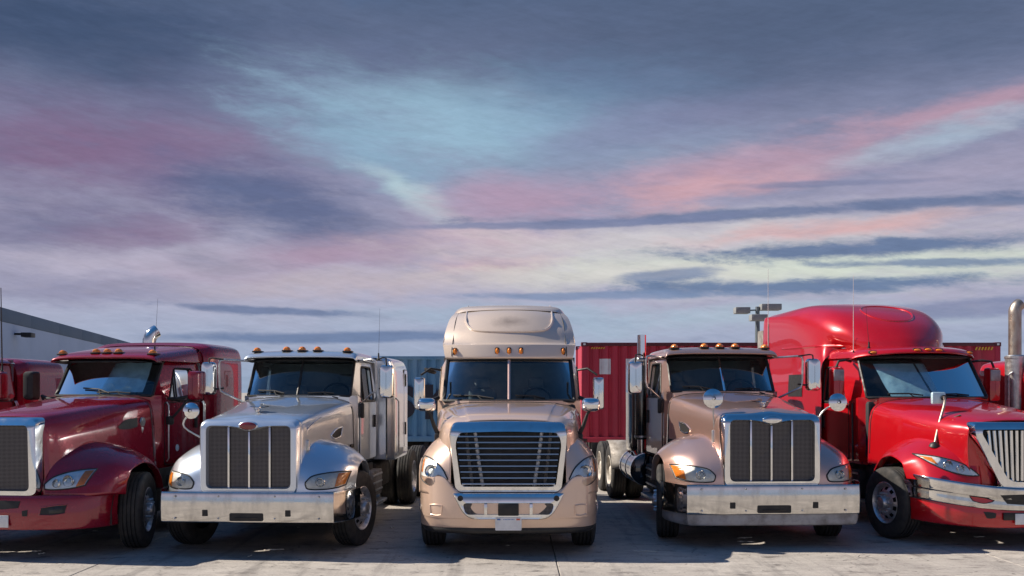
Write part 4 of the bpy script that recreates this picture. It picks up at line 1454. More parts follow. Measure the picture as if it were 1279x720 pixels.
    G().box(.10, .145, -.0825, -.079, .497, .517).build('plate_sticker', 'plate_red', pl, smooth=False)
    g = G()
    for k in range(8): g.box(-.062 + k * .018, -.052 + k * .018, -.0815, -.079, .500, .511)
    g.build('plate_print', 'plate_blue', pl, smooth=False)['kind'] = 'stuff'
    # cab
    p = dict(y0=2.27, y1=2.72, z0=1.965, z1=2.62, hw0=1.0, hw1=.965, bow=.26, xf=1.10, xr=1.14, yr=4.0, zb=.95, lean=.06, belt=1.90,
             win=(2.95, 3.2, 3.85, 1.92, 2.5), ztop=2.64, door=(2.85, 3.92), divider='rose', gasket=.03)
    cab(root, paintm, p)
    wipers(root, p, [(-.85, -.12, .05), (.10, .62, .05)])
    # roof cap: header, ledge, fairing
    def hx(z, dy, hw, y, bow_=.26):
        return [V(a * hw, y + bow_ * abs(a) ** 2.2 + dy, z) for a in (0, .25, .5, .75, .9, 1.0)]
    st = [
        hx(2.615, 0, .985, 2.69), hx(2.635, 0, 1.0, 2.665), hx(2.70, 0, 1.02, 2.68), hx(2.82, 0, 1.04, 2.72), hx(2.845, 0, 1.05, 2.74), hx(2.865, 0, 1.055, 2.80, .3),
        hx(2.93, 0, 1.05, 2.86, .34), hx(3.10, 0, 1.03, 3.0, .38), hx(3.30, 0, .985, 3.24, .44), hx(3.40, 0, .93, 3.40, .48), hx(3.45, 0, .86, 3.52, .50),
    ]
    C = []
    for r in st:
        C.append([(-q.x, q.y, q.z) for q in reversed(r[1:])] + [tuple(q) for q in r])
    # crown sections: top panel and rounded shoulders
    fr = G().surf(C, 50, 48)
    cap = fr.build('roof_fairing', 'tan_cap', root, ang=50)
    fbv = fr.bvh()
    rows = [[]]
    def sec(y, zt_, hwt, hw):
        return (y, [(0, zt_), (hwt * .6, zt_ - .008), (hwt, zt_ - .03), (hwt + (hw - hwt) * .55, zt_ - .10), (hw, zt_ - .30), (hw + .02, 3.0), (hw + .03, 2.7), (hw + .03, 2.2), (hw + .03, 1.6), (hw + .03, .95)])
    front = [(0, 3.49, 3.445), (.24, 3.512, 3.445), (.475, 3.60, 3.442), (.73, 3.74, 3.436), (.87, 3.87, 3.402), (.955, 3.98, 3.29), (1.0, 4.0, 3.08), (1.045, 4.0, 2.75), (1.10, 4.0, 2.2), (1.13, 4.0, 1.6), (1.13, 4.0, .95)]
    def S(y, dz, k=1.0): return [(x, y + (yy - 3.5) * k, z + dz * (1 if z > 3.1 else 0)) for x, yy, z in front]
    sts = [front, S(3.62, .055, .92), S(3.85, .105, .75), S(4.2, .13, .5), S(4.8, .14, .2), S(6.0, .12, 0), S(6.2, .08, 0)]
    body = G()
    C = []
    for h in sts: C.append([(-q[0], q[1], q[2]) for q in reversed(h[1:])] + list(h))
    body.surf(C, 40, 72)
    slp = body.build('sleeper', 'tan_cap', root, ang=50)
    G().box(-1.12, 1.12, 6.15, 6.19, .95, 3.5).build('sleeper_back', paintm, slp)
    # fill strips between cap side and cab
    for s in (-1, 1):
        a, b = [], []
        rows = []
        for z, x0, y0_, in ((2.64, .985, 2.95), (2.82, 1.04, 2.98), (2.86, 1.055, 3.10), (3.10, 1.02, 3.38), (3.30, .975, 3.68), (3.38, .93, 3.86)):
            rows.append([(s * x0, y0_, z), (s * (x0 + .012), y0_ + (4.02 - y0_) * .4, z), (s * {2.64: 1.06, 2.82: 1.04, 2.86: 1.035, 3.10: 1.0, 3.30: .93, 3.38: .86}[z], 4.03, z)])
        G().surf(rows, 14, 8).build('roof_side', 'tan_cap', cap)
    # raised U rib and panel seams on the cap
    bbv = body.bvh()
    def onf(x, z):
        h = fbv.ray_cast(V(x, -5, z), V(0, 1, 0))
        if z > 3.42: h = bbv.ray_cast(V(x, 3.9 + (z - 3.5) * 6, 8), V(0, 0, -1))
        return h[0] + V(0, -.004, 0) if h[0] is not None else None
    path = [(-.70, 3.75), (-.70, 3.55), (-.70, 3.46), (-.70, 3.30), (-.68, 3.20), (-.62, 3.12), (-.52, 3.075), (-.3, 3.055), (0, 3.05), (.3, 3.055), (.52, 3.075), (.62, 3.12), (.68, 3.20), (.70, 3.30), (.70, 3.46), (.70, 3.55), (.70, 3.75)]
    pts = [onf(*q) for q in path]
    pts = [q for q in pts if q is not None]
    G().tube(pts, .020, 8, smooth=50).build('roof_rib', 'tan_cap', cap)
    for s in (-1, 1):
        q = [onf(s * x, z) for x, z in ((.90, 2.66), (.90, 2.80), (.89, 2.95), (.885, 3.15), (.87, 3.3), (.84, 3.42))]
        G().tube([w for w in q if w is not None], .006, 6, smooth=20).build('roof_seam', 'black', cap)
    for x in (-.845, -.185, 0, .185, .845):
        h = onf(x, 2.74)
        marker(root, x, h.y, 2.735, 'tall')
    # door mirrors: tall chrome housing, with a convex hood mirror on a black arm
    for s in (1, -1):
        mr = side_mirror(root, s, 1.36, 2.42, 2.08, .16, .48, .12, 'mirror_chrome', .035)
        G().tube([(s * 1.08, 2.62, 2.02), (s * 1.22, 2.5, 1.96), (s * 1.34, 2.44, 1.94)], .030, 8).build('mirror_arm', 'black', mr)
        G().tube([(s * 1.06, 2.66, 2.44), (s * 1.2, 2.5, 2.46), (s * 1.34, 2.44, 2.36)], .018, 8).build('mirror_arm', 'black', mr)
        G().box(s * 1.36 - .08, s * 1.36 + .08, 2.38, 2.46, 1.855, 1.885, .01).build('mirror_base', 'black', mr)
        # hood mirror
        b, h = V(s * .955, .92, 1.52), V(s * 1.11, .82, 1.93)
        o = G().tube([b, b.lerp(h, .3) + V(s * .01, 0, 0), b.lerp(h, .7), h - V(0, 0, .05)], [.032, .03, .022, .018], 8).build('hood_mirror', 'black', root)
        G().box(b.x - .05, b.x + .05, b.y - .06, b.y + .08, b.z - .11, b.z + .02, .02).build('bracket', 'black', o)
        rows = []
        for i in range(7):
            q = math.cos(PI / 2 * i / 6)
            rows.append([(h.x + (.125 * (q ** .5) * (abs(math.cos(2 * PI * k / 28)) ** .5) * (1 if math.cos(2 * PI * k / 28) > 0 else -1)), h.y + .05 - .12 * math.sin(PI / 2 * i / 6),
                          h.z + .09 * (q ** .5) * (abs(math.sin(2 * PI * k / 28)) ** .6) * (1 if math.sin(2 * PI * k / 28) > 0 else -1)) for k in range(28)])
        G().grid(rows, True).build('mirror_shell', 'mirror_chrome', o)
        G().add(rows[0], [tuple(range(28))]).build('mirror_glass', 'mirror', o, smooth=False)
    # small round look-down mirror high on the side
    G().lathe([(.10, .0), (.09, .03), (.001, .045)], (-1.22, 2.72, 2.44), (-.3, -.2, -.9), 18).build('lookdown_mirror', 'black', root)
    for s in (-1, 1):
        fuel_tank(root, s, 3.3, 4.6, x=.84, z=.66, r=.27)
        box_step(root, s, 2.5, 3.2, 'chassis', xo=1.0)
    return root

tan = make_tall_roof((-.045, 11.78, 0), 0, 'tan', 'tan semi truck with tall roof fairing and horizontal bar grille, middle of the row')

# ================================================================== maroon low-nose truck
def make_slope_nose(loc, rz, paintm, label, sleeper=True, stack=None, shade=True, rise=1.0):
    root = empty('semi_truck', loc, rz)
    tag(root, label, 'truck', 'semi trucks parked in a row')
    drives = (5.9, 7.2)
    chassis(root, 1.10, drives, 7.8)
    for s in (-1, 1):
        front_wheel(root, s * 1.21, 1.16, R(15))
        for y in drives: dual_wheel(root, s * 1.08, y)
        mud_flap(root, s, 7.85)
    hs = [
        (.16, [(0, 1.795), (.20, 1.79), (.36, 1.765), (.445, 1.70), (.48, 1.55), (.50, 1.2), (.52, .84)]),
        (.27, [(0, 1.835), (.21, 1.828), (.39, 1.80), (.485, 1.72), (.525, 1.55), (.55, 1.2), (.57, .84)]),
        (.55, [(0, 1.88), (.23, 1.873), (.45, 1.845), (.56, 1.77), (.62, 1.58), (.65, 1.25), (.68, .9)]),
        (1.2, [(0, 1.955), (.26, 1.948), (.54, 1.92), (.67, 1.84), (.73, 1.65), (.77, 1.3), (.80, 1.0)]),
        (1.8, [(0, 2.015), (.28, 2.008), (.60, 1.98), (.75, 1.90), (.81, 1.70), (.845, 1.35), (.87, 1.0)]),
        (2.26, [(0, 2.045), (.30, 2.04), (.65, 2.01), (.81, 1.93), (.86, 1.72), (.88, 1.4), (.90, 1.0)]),
    ]
    hg = G().loft(hs, 40, 60)
    hg.build('hood', paintm, root, thick=.012)
    hv = hg.bvh()
    def fn(t, x, y, z):
        k = min(1, max(0, (z - .8) / .6))
        return x, y + .10 * k * (1 - min(1, y / 1.0)) + .18 * t * (1 - min(1, y / 1.1)) * (1 - t) + .02, z - .02 * k
    fg = fender(root, paintm, .50, 1.335, fn)
    fb = fg.bvh()
    for s in (1, -1):
        headlight(root, fb, [(.52, .945), (.61, 1.03), (.76, 1.085), (.93, 1.115), (1.06, 1.12)],
                  [(.53, .885), (.62, .875), (.76, .88), (.90, .90), (1.0, .925)],
                  'head_ref', ([(.95, 1.10), (1.04, 1.108)], [(.90, .91), (.99, .935)]), ((.665, .95, .055), (.80, .98, .075)), side=s)
    # grille
    sy = .05
    def loop(hw, zt, zb, r): return roundpoly([(-hw - .02, zb), (hw + .02, zb), (hw, zt), (-hw, zt)], r, 7)
    L = lambda lp, yy: [V(q[0], yy + .10 * q[0] ** 2 + 3.0 * max(0, q[1] - 1.63) ** 2, q[1]) for q in lp]
    lps = [loop(.475, 1.785, .80, .10), loop(.465, 1.772, .812, .10), loop(.375, 1.685, .865, .07), loop(.362, 1.672, .877, .06)]
    G().loops([L(lps[0], sy + .12), L(lps[0], sy), *G.blend(lps[1], lps[2], L, sy - .05, sy - .055), L(lps[3], sy - .02), L(lps[3], sy + .05)]).build('grille_surround', 'chrome', root, ang=50)
    G().add(L(lps[3], sy + .0), [tuple(range(len(lps[3])))]).build('grille_mesh', 'mesh', root, smooth=False)
    # bumper
    plan = [(0, -.03), (.35, -.02), (.62, .02), (.84, .08), (1.04, .20), (1.17, .40), (1.22, .62)]
    def row(z, dy, sc=1.0): return [V(x * sc, y + dy, z) for x, y in plan]
    st = [row(.375, .14, .95), row(.38, .05, .985), row(.40, .02, .995), row(.50, -.005, 1.0), row(.60, -.01, 1.0), row(.74, .01, 1.0), row(.80, .03, .998), row(.812, .06, .99), row(.815, .2, .97)]
    C = [[(-q.x, q.y, q.z) for q in reversed(r[1:])] + [tuple(q) for q in r] for r in st]
    bg_ = G().surf(C, 30, 64)
    bum = bg_.build('bumper', paintm, root, ang=45)
    bb = bg_.bvh()
    shelf(root, plan, .78, .66)
    G().box(-.9, .9, .24, .3, .70, .92).build('dark_gap_bar', 'black', root)  # black bar painting the shade of the gap above the bumper
    for s in (1, -1):
        r1 = drape(bb, [(.56, .665), (.72, .69), (.86, .70)], [(.545, .575), (.70, .572), (.84, .59)], 12, 5, .004)
        fp = G().grid([[(q.x * s, q.y, q.z) for q in r] for r in r1]).build('fog_recess', 'black', bum)
        G().tube([(q.x * s, q.y, q.z) for q in border(r1)], .007, 6, closed=True).build('fog_recess_rim', paintm, fp)
        r1 = drape(bb, [(.66, .66), (.75, .675), (.82, .675)], [(.66, .60), (.74, .597), (.81, .605)], 8, 5, .010, .01)
        G().grid([[(q.x * s, q.y, q.z) for q in r] for r in r1]).build('fog_light', 'lens', fp)
        r1 = drape(bb, [(.33, .625), (.40, .64)], [(.335, .56), (.40, .56)], 4, 3, .004)
        G().grid([[(q.x * s, q.y, q.z) for q in r] for r in r1]).build('tow_hole', 'black', bum)
    r1 = drape(bb, [(-.30, .745), (0, .75), (.30, .745)], [(-.28, .66), (0, .64), (.28, .66)], 16, 4, .004)
    G().grid(r1).build('bumper_slot', 'black', bum)
    G().box(-.165, .165, -.06, -.048, .42, .57, .003).build('license_plate', 'plate', bum)
    # cab
    p = dict(y0=2.30, y1=2.66, z0=2.045, z1=2.575, hw0=.765, hw1=.75, bow=.10, xf=.85, xr=.94, yr=3.72, zb=.95, lean=.12, belt=1.95,
             win=(2.72, 2.96, 3.48, 1.975, 2.47), ztop=2.60, door=(2.60, 3.60), gasket=.024)
    W, sx = cab(root, paintm, p)
    wipers(root, p, [(-.30, .22, .08), (-.05, .55, .01)])
    rf = [
        (2.58, [(0, 2.59), (.45, 2.588), (.72, 2.575), (.80, 2.555), (.82, 2.545)]),
        (2.40, [(0, 2.60), (.45, 2.598), (.72, 2.585), (.815, 2.56), (.835, 2.545)]),
        (2.385, [(0, 2.64), (.45, 2.638), (.72, 2.622), (.815, 2.595), (.84, 2.56)]),
        (2.52, [(0, 2.695), (.45, 2.69), (.72, 2.675), (.81, 2.63), (.845, 2.57)]),
        (2.9, [(0, 2.70 + .06 * rise), (.45, 2.695 + .06 * rise), (.74, 2.67 + .06 * rise), (.85, 2.62 + .04 * rise), (.89, 2.57)]),
        (3.72, [(0, 2.68 + .18 * rise), (.45, 2.675 + .18 * rise), (.78, 2.645 + .18 * rise), (.90, 2.60 + .14 * rise), (.93, 2.57)]),
    ]
    rg = G().loft(rf, 34, 48)
    rg.build('roof', paintm, root, thick=.01, ang=50)
    visor_shade_sheet(root, [(2.70, 2.568), (2.395, 2.580)], .80)
    rv = rg.bvh()
    for x in (-.72, -.18, 0, .18, .72):
        zz = rv.ray_cast(V(x, 2.52, 6), V(0, 0, -1))[0].z
        marker(root, x, 2.50, zz - .002, 'bullet')
    # sleeper box
    if sleeper:
        yy0, yy1, hw, zt2, zb2 = 3.74, 5.0, 1.08, 2.69 + .24 * rise, .95
        rows = []
        for yk, k, dz in ((yy0, .88, -.06), (yy0 + .10, .96, -.03), (yy0 + .3, 1, .0), (yy1 - .12, 1, .0), (yy1 - .02, .975, -.03), (yy1, .9, -.10)):
            w = hw * k
            rows.append((yk, [(0, zt2 + dz), (w * .6, zt2 + dz - .01), (w * .86, zt2 + dz - .05), (w * .97, zt2 + dz - .15), (w, zt2 - .45), (w, 1.6), (w, zb2 + .05), (w - .03, zb2)]))
        so_ = G().loft(rows, 30, 56).build('sleeper', paintm, root, ang=40)
        G().box(-hw + .06, hw - .06, yy1 - .04, yy1 - .01, zb2, zt2 - .16).build('sleeper_back', paintm, so_)
        G().box(-hw * .86, hw * .86, yy0 + .01, yy0 + .04, zb2, zt2 - .16).build('sleeper_front', paintm, so_)
    else:
        pass
    hw_seam(root, hv, 2.20, .9, 1.02)
    # side vent, sticker, rails
    for s in (1, -1):
        r1 = drape(hv, [(1.42, 1.62), (1.60, 1.705), (1.86, 1.735)], [(1.44, 1.585), (1.62, 1.575), (1.84, 1.60)], 12, 4, .006, axis='x')
        G().grid([[(q.x * s, q.y, q.z) for q in r] for r in r1]).build('hood_vent', 'black', root)
        hx = hv.ray_cast(V(5, 1.97, 1.66), V(-1, 0, 0))[0].x
        g = G().lathe([(.075, 0), (.07, .014), (.001, .02)], (s * hx, 1.97, 1.67), (s, 0, 0), 6)
        g.box(s * hx - .012, s * hx + .012, 1.94, 2.0, 1.47, 1.60, .008)
        g.build('hood_emblem', 'alu', root)
        G().lathe([(.055, 0), (.05, .006), (.001, .008)], (s * (sx(2.95, 1.2) + .014), 2.92, 1.24), (s, 0, 0), 20).build('sticker', 'sticker', root)
        for yy in (2.62, 3.66, 3.70):
            G().tube([(s * (sx(yy, 1.1) + .02), yy, 1.05), (s * (sx(yy, 1.1) + .05), yy, 1.1), (s * (sx(yy, 1.1) + .05), yy, 1.9), (s * (sx(yy, 1.1) + .02), yy, 1.95)], .012, 8).build('grab_rail', 'alu', root)
        # body-coloured mirror on black arms
        mr = side_mirror(root, s, 1.27 if s > 0 else 1.40, 2.74, 2.20, .19, .44, .17, paintm if s > 0 or not shade else 'black', .05)
        G().tube([(s * .89, 2.66, 2.00), (s * 1.05, 2.64, 2.0), (s * 1.2, 2.72, 2.04)], .026, 8).build('mirror_arm', 'black', mr)
        G().tube([(s * .89, 2.66, 1.68), (s * 1.0, 2.62, 1.74), (s * 1.2, 2.72, 2.02)], .020, 8).build('mirror_arm', 'black', mr)
        G().box(s * .91 - .05, s * .91 + .05, 2.60, 2.72, 1.60, 1.74, .03).build('mirror_foot', 'black', mr)
        box_step(root, s, 2.5, 3.4, 'chassis', xo=1.02)
        fuel_tank(root, s, 3.5, 4.9)
    if shade:
        def fold(x0, x1, b0, b1, nx, nb, m, amp, seed):
            rows = []
            for i in range(nb + 1):
                r = []
                for j in range(nx + 1):
                    a = x0 + (x1 - x0) * j / nx
                    b = b0 + (b1(a) - b0) * i / nb if callable(b1) else b0 + (b1 - b0) * i / nb
                    q = W(a, b)
                    n_ = noise.noise(V(a * 7 + seed, b * 6, seed))
                    r.append(q + V(0, .05 + amp * n_, amp * .3 * noise.noise(V(a * 9, b * 7, seed + 3))))
                rows.append(r)
            return G().grid(rows).build('sun_shade', m, root, ang=20)
        fold(-.80, .78, .10, .95, 40, 14, 'shade', .022, 2.0)
        def edge(a):
            return .22 + .40 * math.exp(-((a + .42) / .16) ** 2) + .10 * math.exp(-((a - .05) / .2) ** 2) + .05 * math.sin(a * 17)
        o = fold(-.70, .55, .01, edge, 46, 10, 'foil', .04, 8.0)
        for v in o.data.vertices: v.co.y -= .025
    if stack: stack_pipe(root, *stack[0], **stack[1])
    return root

maroon = make_slope_nose((-6.40, 11.66, 0), R(-6.5), 'maroon', 'maroon semi truck with foil behind its windshield, parked beside the silver truck',
                         True, ((-.78, 5.25, 3.20, 1.3, 2.6), dict(bend=.24, m='chrome', shield='perf', rp=.115, bdir=(.75, .65, 0))))
antenna(maroon, .62, 2.75, 2.68, .85, (.05, 0), r=.003)
far_left = make_slope_nose((-9.55, 12.1, 0), R(-4.0), 'maroon', 'maroon semi truck cut off by the left edge, only its side and mirrors showing', True, None, False, 0.0)
antenna(far_left, 1.19, 2.95, 2.42, 1.35, (-.02, 0), r=.012)

far_right = make_slope_nose((10.15, 12.6, 0), R(4.0), 'red', 'red low roof truck at the right edge with a tall steel exhaust stack', True,
                            ((-1.02, 3.95, 3.70, 1.3, 2.75), dict(bend=.17, m='steel', shield='alu', rp=.105, rs=.16, bdir=(1, .1, 0))), False, 0.0)
G().tube([(-1.1, 3.85, 1.6), (-1.22, 3.82, 1.65), (-1.22, 3.82, 2.40), (-1.1, 3.85, 2.46)], .022, 8).build('grab_rail', 'alu', far_right)
antenna(far_right, -.95, 3.3, 2.6, 1.6, (-.2, 0), 'antenna_white', .006)

# ================================================================== red aerodynamic truck
def make_aero(loc, rz, paintm, label):
    root = empty('semi_truck', loc, rz)
    tag(root, label, 'truck', 'semi trucks parked in a row')
    drives = (6.4, 7.7)
    chassis(root, 1.15, drives, 8.25)
    for s in (-1, 1):
        front_wheel(root, s * 1.23, 1.15, R(7))
        for y in drives: dual_wheel(root, s * 1.10, y)
        mud_flap(root, s, 8.3)
    hs = [
        (.19, [(0, 1.725), (.25, 1.718), (.49, 1.695), (.625, 1.64), (.67, 1.5), (.66, 1.15), (.60, .84)]),
        (.30, [(0, 1.765), (.26, 1.757), (.51, 1.728), (.66, 1.665), (.715, 1.52), (.72, 1.15), (.70, .84)]),
        (.6, [(0, 1.83), (.30, 1.822), (.58, 1.785), (.76, 1.70), (.83, 1.55), (.84, 1.2), (.84, .9)]),
        (1.3, [(0, 1.92), (.36, 1.91), (.70, 1.87), (.90, 1.77), (.98, 1.60), (1.01, 1.3), (1.02, 1.0)]),
        (1.9, [(0, 1.98), (.40, 1.97), (.78, 1.925), (.97, 1.82), (1.04, 1.65), (1.06, 1.35), (1.07, 1.0)]),
        (2.20, [(0, 2.012), (.42, 2.005), (.82, 1.96), (1.01, 1.86), (1.075, 1.68), (1.09, 1.4), (1.10, 1.0)]),
    ]
    hg = G().loft(hs, 40, 60)
    hg.build('hood', paintm, root, thick=.012)
    hv = hg.bvh()
    hw_seam(root, hv, 2.15, 1, 1)
    def fn(t, x, y, z):
        k = min(1, max(0, (z - .8) / .6))
        zz = z + .03 * k + .05 * (1 - t) * k
        yy = y + .08 * k * (1 - min(1, y)) + .05
        if z < .9: zz = z + .12 * t
        return x, yy, zz
    fg = fender(root, paintm, .50, 1.29, fn)
    fb = fg.bvh()
    for s in (1, -1):
        headlight(root, fb, [(.53, .985), (.66, 1.10), (.80, 1.17), (.96, 1.215), (1.10, 1.235), (1.17, 1.24)],
                  [(.535, .975), (.66, .975), (.80, 1.00), (.94, 1.045), (1.06, 1.12), (1.165, 1.225)],
                  'head_ref', ([(1.03, 1.205), (1.145, 1.225)], [(1.0, 1.105), (1.12, 1.195)]), ((.90, 1.115, .065), (.76, 1.07, .055)), side=s)
    # grille
    sy = .06
    def loop(k, dz):
        a = roundpoly([(-.30 - k, .80 - dz), (.30 + k, .80 - dz), (.66 + k, 1.54), (.65 + k, 1.70 + dz), (-.65 - k, 1.70 + dz), (-.66 - k, 1.54)], [.13, .13, .12, .08, .08, .12], 7)
        return a
    L = lambda lp, yy: [V(q[0], yy + .12 * q[0] ** 2 + 3.2 * max(0, q[1] - 1.55) ** 2, q[1]) for q in lp]
    l1, l2, l3, l4 = loop(.0, .0), loop(-.012, -.012), loop(-.105, -.10), loop(-.12, -.115)
    G().loops([L(l1, sy + .12), L(l1, sy), *G.blend(l2, l3, L, sy - .05, sy - .05), L(l4, sy - .01), L(l4, sy + .06)]).build('grille_surround', 'chrome', root, ang=50)
    G().add(L(loop(-.10, -.10), sy + .055), [tuple(range(len(l4)))]).build('radiator', 'black', root, smooth=False)
    G().grid([[(x, .175 + .12 * x * x, z) for x in (-.66, -.45, -.2, 0, .2, .45, .66)] for z in (.80, 1.2, 1.62)]).build('nose_panel', paintm, root)
    for k in range(-6, 7):
        x = k * .076
        ax = abs(x)
        zb = .915 if ax < .18 else .915 + (ax - .18) / (.49 - .18) * .62
        zb = min(zb, 1.45)
        xb = x * .62
        yy = lambda q: sy - .01 + .12 * q * q
        zb = max(.915, .80 + (ax * .86 - .17) / .486)
        tt = (1.585 - zb) / .67
        xe = x * (1 - .14 * tt)
        G().tube([(x, yy(x), 1.585), ((x + xe) / 2, yy((x + xe) / 2), (1.585 + zb) / 2), (xe, yy(xe), zb)], .021, 8).build('grille_bar', 'chrome', root)
    # bumper: chrome upper band, painted lower
    plan = [(0, -.06), (.35, -.04), (.65, .02), (.90, .12), (1.10, .28), (1.22, .50), (1.28, .74)]
    def row(zf, dy, sc=1.0): return [V(x * sc, y + dy, zf(x)) for x, y in plan]
    tp = lambda x: .83 + .15 * (x / 1.28) ** 1.6
    bt = lambda x: .52 + .13 * (x / 1.28) ** 1.6
    mid = lambda t: (lambda x: bt(x) + (tp(x) - bt(x)) * t)
    st = [row(lambda x: bt(x) - .005, .05, .985), row(bt, .01), row(mid(.12), -.008), row(mid(.45), -.002), row(mid(.52), -.014), row(mid(.88), -.02), row(mid(.97), -.008), row(tp, .02), row(lambda x: tp(x) + .002, .14, .98)]
    C = [[(-q.x, q.y, q.z) for q in reversed(r[1:])] + [tuple(q) for q in r] for r in st]
    bg_ = G().surf(C, 30, 72)
    bum = bg_.build('bumper', 'bumper_steel', root, ang=50)
    bb = bg_.bvh()
    for s in (1, -1):
        r1 = drape(bb, [(.44, .665), (.58, .70), (.74, .72)], [(.47, .645), (.58, .625), (.70, .655)], 12, 5, .005)
        G().grid([[(q.x * s, q.y, q.z) for q in r] for r in r1]).build('tow_hole', paintm, bum)
        G().tube([(q.x * s, q.y, q.z) for q in border(r1)], .006, 6, closed=True).build('tow_hole_rim', 'black', bum)
    r1 = drape(bb, [(-.37, .735), (0, .745), (.37, .735)], [(-.27, .62), (0, .605), (.27, .62)], 16, 4, .005)
    G().grid(r1).build('bumper_slot', 'black', bum)
    vt = lambda x: bt(x) + .0
    st = [row(lambda x: .285 + .03 * x, .18, .92), row(lambda x: .29 + .05 * (x / 1.28) ** 2, .07, .96), row(lambda x: .31 + .05 * (x / 1.28) ** 2, .04, .975), row(lambda x: .42 + .08 * (x / 1.28), .02, .985), row(lambda x: vt(x) - .006, .03, .985)]
    C = [[(-q.x, q.y, q.z) for q in reversed(r[1:])] + [tuple(q) for q in r] for r in st]
    lg = G().surf(C, 16, 64)
    low = lg.build('bumper_skirt', paintm, root, ang=50)
    shelf(root, plan, .76, .78)
    lb = lg.bvh()
    for s in (1, -1):
        r1 = drape(lb, [(.40, .49), (.47, .505), (.56, .51)], [(.41, .43), (.47, .42), (.52, .425)], 6, 4, .005)
        G().grid([[(q.x * s, q.y, q.z) for q in r] for r in r1]).build('skirt_vent', 'black', low)
    G().box(-.32, .32, -.055, -.03, .40, .50, .01).build('skirt_opening', 'black', low)
    G().box(-.17, .17, -.075, -.06, .345, .49, .004).build('license_plate', 'plate', low)
    G().box(-.98, .98, .26, .32, .72, .96).build('dark_gap_bar', 'black', root)  # shade of the bumper gap made as a black bar
    # cab
    p = dict(y0=2.22, y1=2.66, z0=2.01, z1=2.67, hw0=1.0, hw1=.94, bow=.22, xf=1.09, xr=1.14, yr=3.95, zb=.95, lean=.10, belt=1.92,
             win=(2.98, 3.25, 3.80, 1.94, 2.52), ztop=2.70, door=(2.86, 3.86), gasket=.024)
    W, sx = cab(root, paintm, p)
    wipers(root, p, [(-.70, -.1, .03), (.05, .70, .02)])
    rf = [
        [(0, 2.62, 2.70), (.45, 2.66, 2.695), (.80, 2.78, 2.675), (.98, 2.94, 2.65), (1.03, 3.0, 2.635)],
        [(0, 2.40, 2.715), (.45, 2.45, 2.71), (.80, 2.60, 2.685), (.98, 2.80, 2.655), (1.04, 2.88, 2.635)],
        [(0, 2.385, 2.75), (.45, 2.435, 2.745), (.80, 2.59, 2.718), (.98, 2.79, 2.685), (1.045, 2.88, 2.65)],
        [(0, 2.50, 2.81), (.45, 2.55, 2.80), (.80, 2.70, 2.775), (.98, 2.88, 2.73), (1.045, 2.95, 2.66)],
        [(0, 2.95, 2.86), (.45, 2.98, 2.85), (.80, 3.05, 2.825), (.98, 3.12, 2.77), (1.05, 3.15, 2.66)],
        [(0, 3.95, 2.90), (.45, 3.95, 2.89), (.80, 3.95, 2.87), (1.0, 3.95, 2.81), (1.08, 3.95, 2.66)],
    ]
    vg = G().loft(rf, 34, 48)
    vis = vg.build('visor', paintm, root, thick=.01, ang=50)
    visor_shade_sheet(root, [(2.62, 2.682), (2.38, 2.690)], .97, .42)
    vb = vg.bvh()
    for x in (-.80, -.18, 0, .18, .80):
        h = vb.ray_cast(V(x, -5, 2.775 - .05 * abs(x)), V(0, 1, 0))
        marker(root, x, h[0].y + .01, 2.775 - .05 * abs(x), 'wide')
    # sleeper with its swept roof
    hw = 1.19
    def sec(y, zt, wt, dy=0.0, cut=.42):
        return [(0, y, zt), (wt * .45, y + dy * .15, zt - .01), (wt * .75, y + dy * .4, zt - .05), (wt * .93, y + dy * .75, zt - cut * .45), (wt, y + dy, zt - cut), (hw * .985 if wt < hw else hw, y + dy, 2.60), (hw, y + dy, 2.1), (hw, y + dy, 1.5), (hw, y + dy, .95)]
    sts = [sec(2.92, 2.86, .88, .80, .03), sec(3.04, 3.02, .98, .72, .14), sec(3.32, 3.27, 1.06, .55, .30), sec(3.80, 3.51, 1.12, .36, .42),
           sec(4.4, 3.66, 1.16, .20, .46), sec(5.1, 3.74, 1.18, .08, .38), sec(6.2, 3.72, 1.18, 0, .26), sec(6.50, 3.70, 1.18, 0, .22), sec(6.62, 3.66, 1.15, 0, .20)]
    C = [[(-q[0], q[1], q[2]) for q in reversed(h[1:])] + list(h) for h in sts]
    sg = G().surf(C, 56, 80)
    slp = sg.build('sleeper', paintm, root, ang=50)
    sv = sg.bvh()
    G().box(-1.12, 1.12, 6.57, 6.61, .95, 3.3).build('sleeper_back', paintm, slp)
    # bulging band along the side of the roof, seam and oval dish
    for s in (-1, 1):
        pts = []
        for k in range(24):
            t = k / 23
            y_ = 6.1 - 2.6 * t
            z_ = 2.93 - .04 * t
            h = sv.ray_cast(V(5, y_, z_), V(-1, 0, 0))
            if h[0] is not None: pts.append(V(s * (h[0].x - .025), y_, z_))
        G().tube(pts, [.012, .034, .036, .036, .034, .012], 8).build('roof_swage', paintm, slp)
        pts = []
        for z_ in (3.45, 3.3, 3.0, 2.7, 2.3, 1.8, 1.2):
            h = sv.ray_cast(V(5, 6.24, z_), V(-1, 0, 0))
            if h[0] is not None: pts.append(V(s * (h[0].x + .001), 6.24, z_))
        G().tube(pts, .007, 6).build('roof_seam', 'black', slp)
        G().box(*sorted((s * 1.12, s * 1.16)), 6.64, 6.95, 1.0, 3.35, .01).build('side_extender', 'dirty', slp)
        # sleeper window
        r1 = drape(sv, [(4.55, 2.42), (4.9, 2.42), (5.2, 2.42)], [(4.55, 2.02), (4.9, 2.02), (5.2, 2.02)], 8, 4, .008, axis='x')
        G().grid([[(q.x * s, q.y, q.z) for q in r] for r in r1]).build('sleeper_window', 'black', slp)
    def onr(x, y): return sv.ray_cast(V(x, y, 8), V(0, 0, -1))[0]
    ring = []
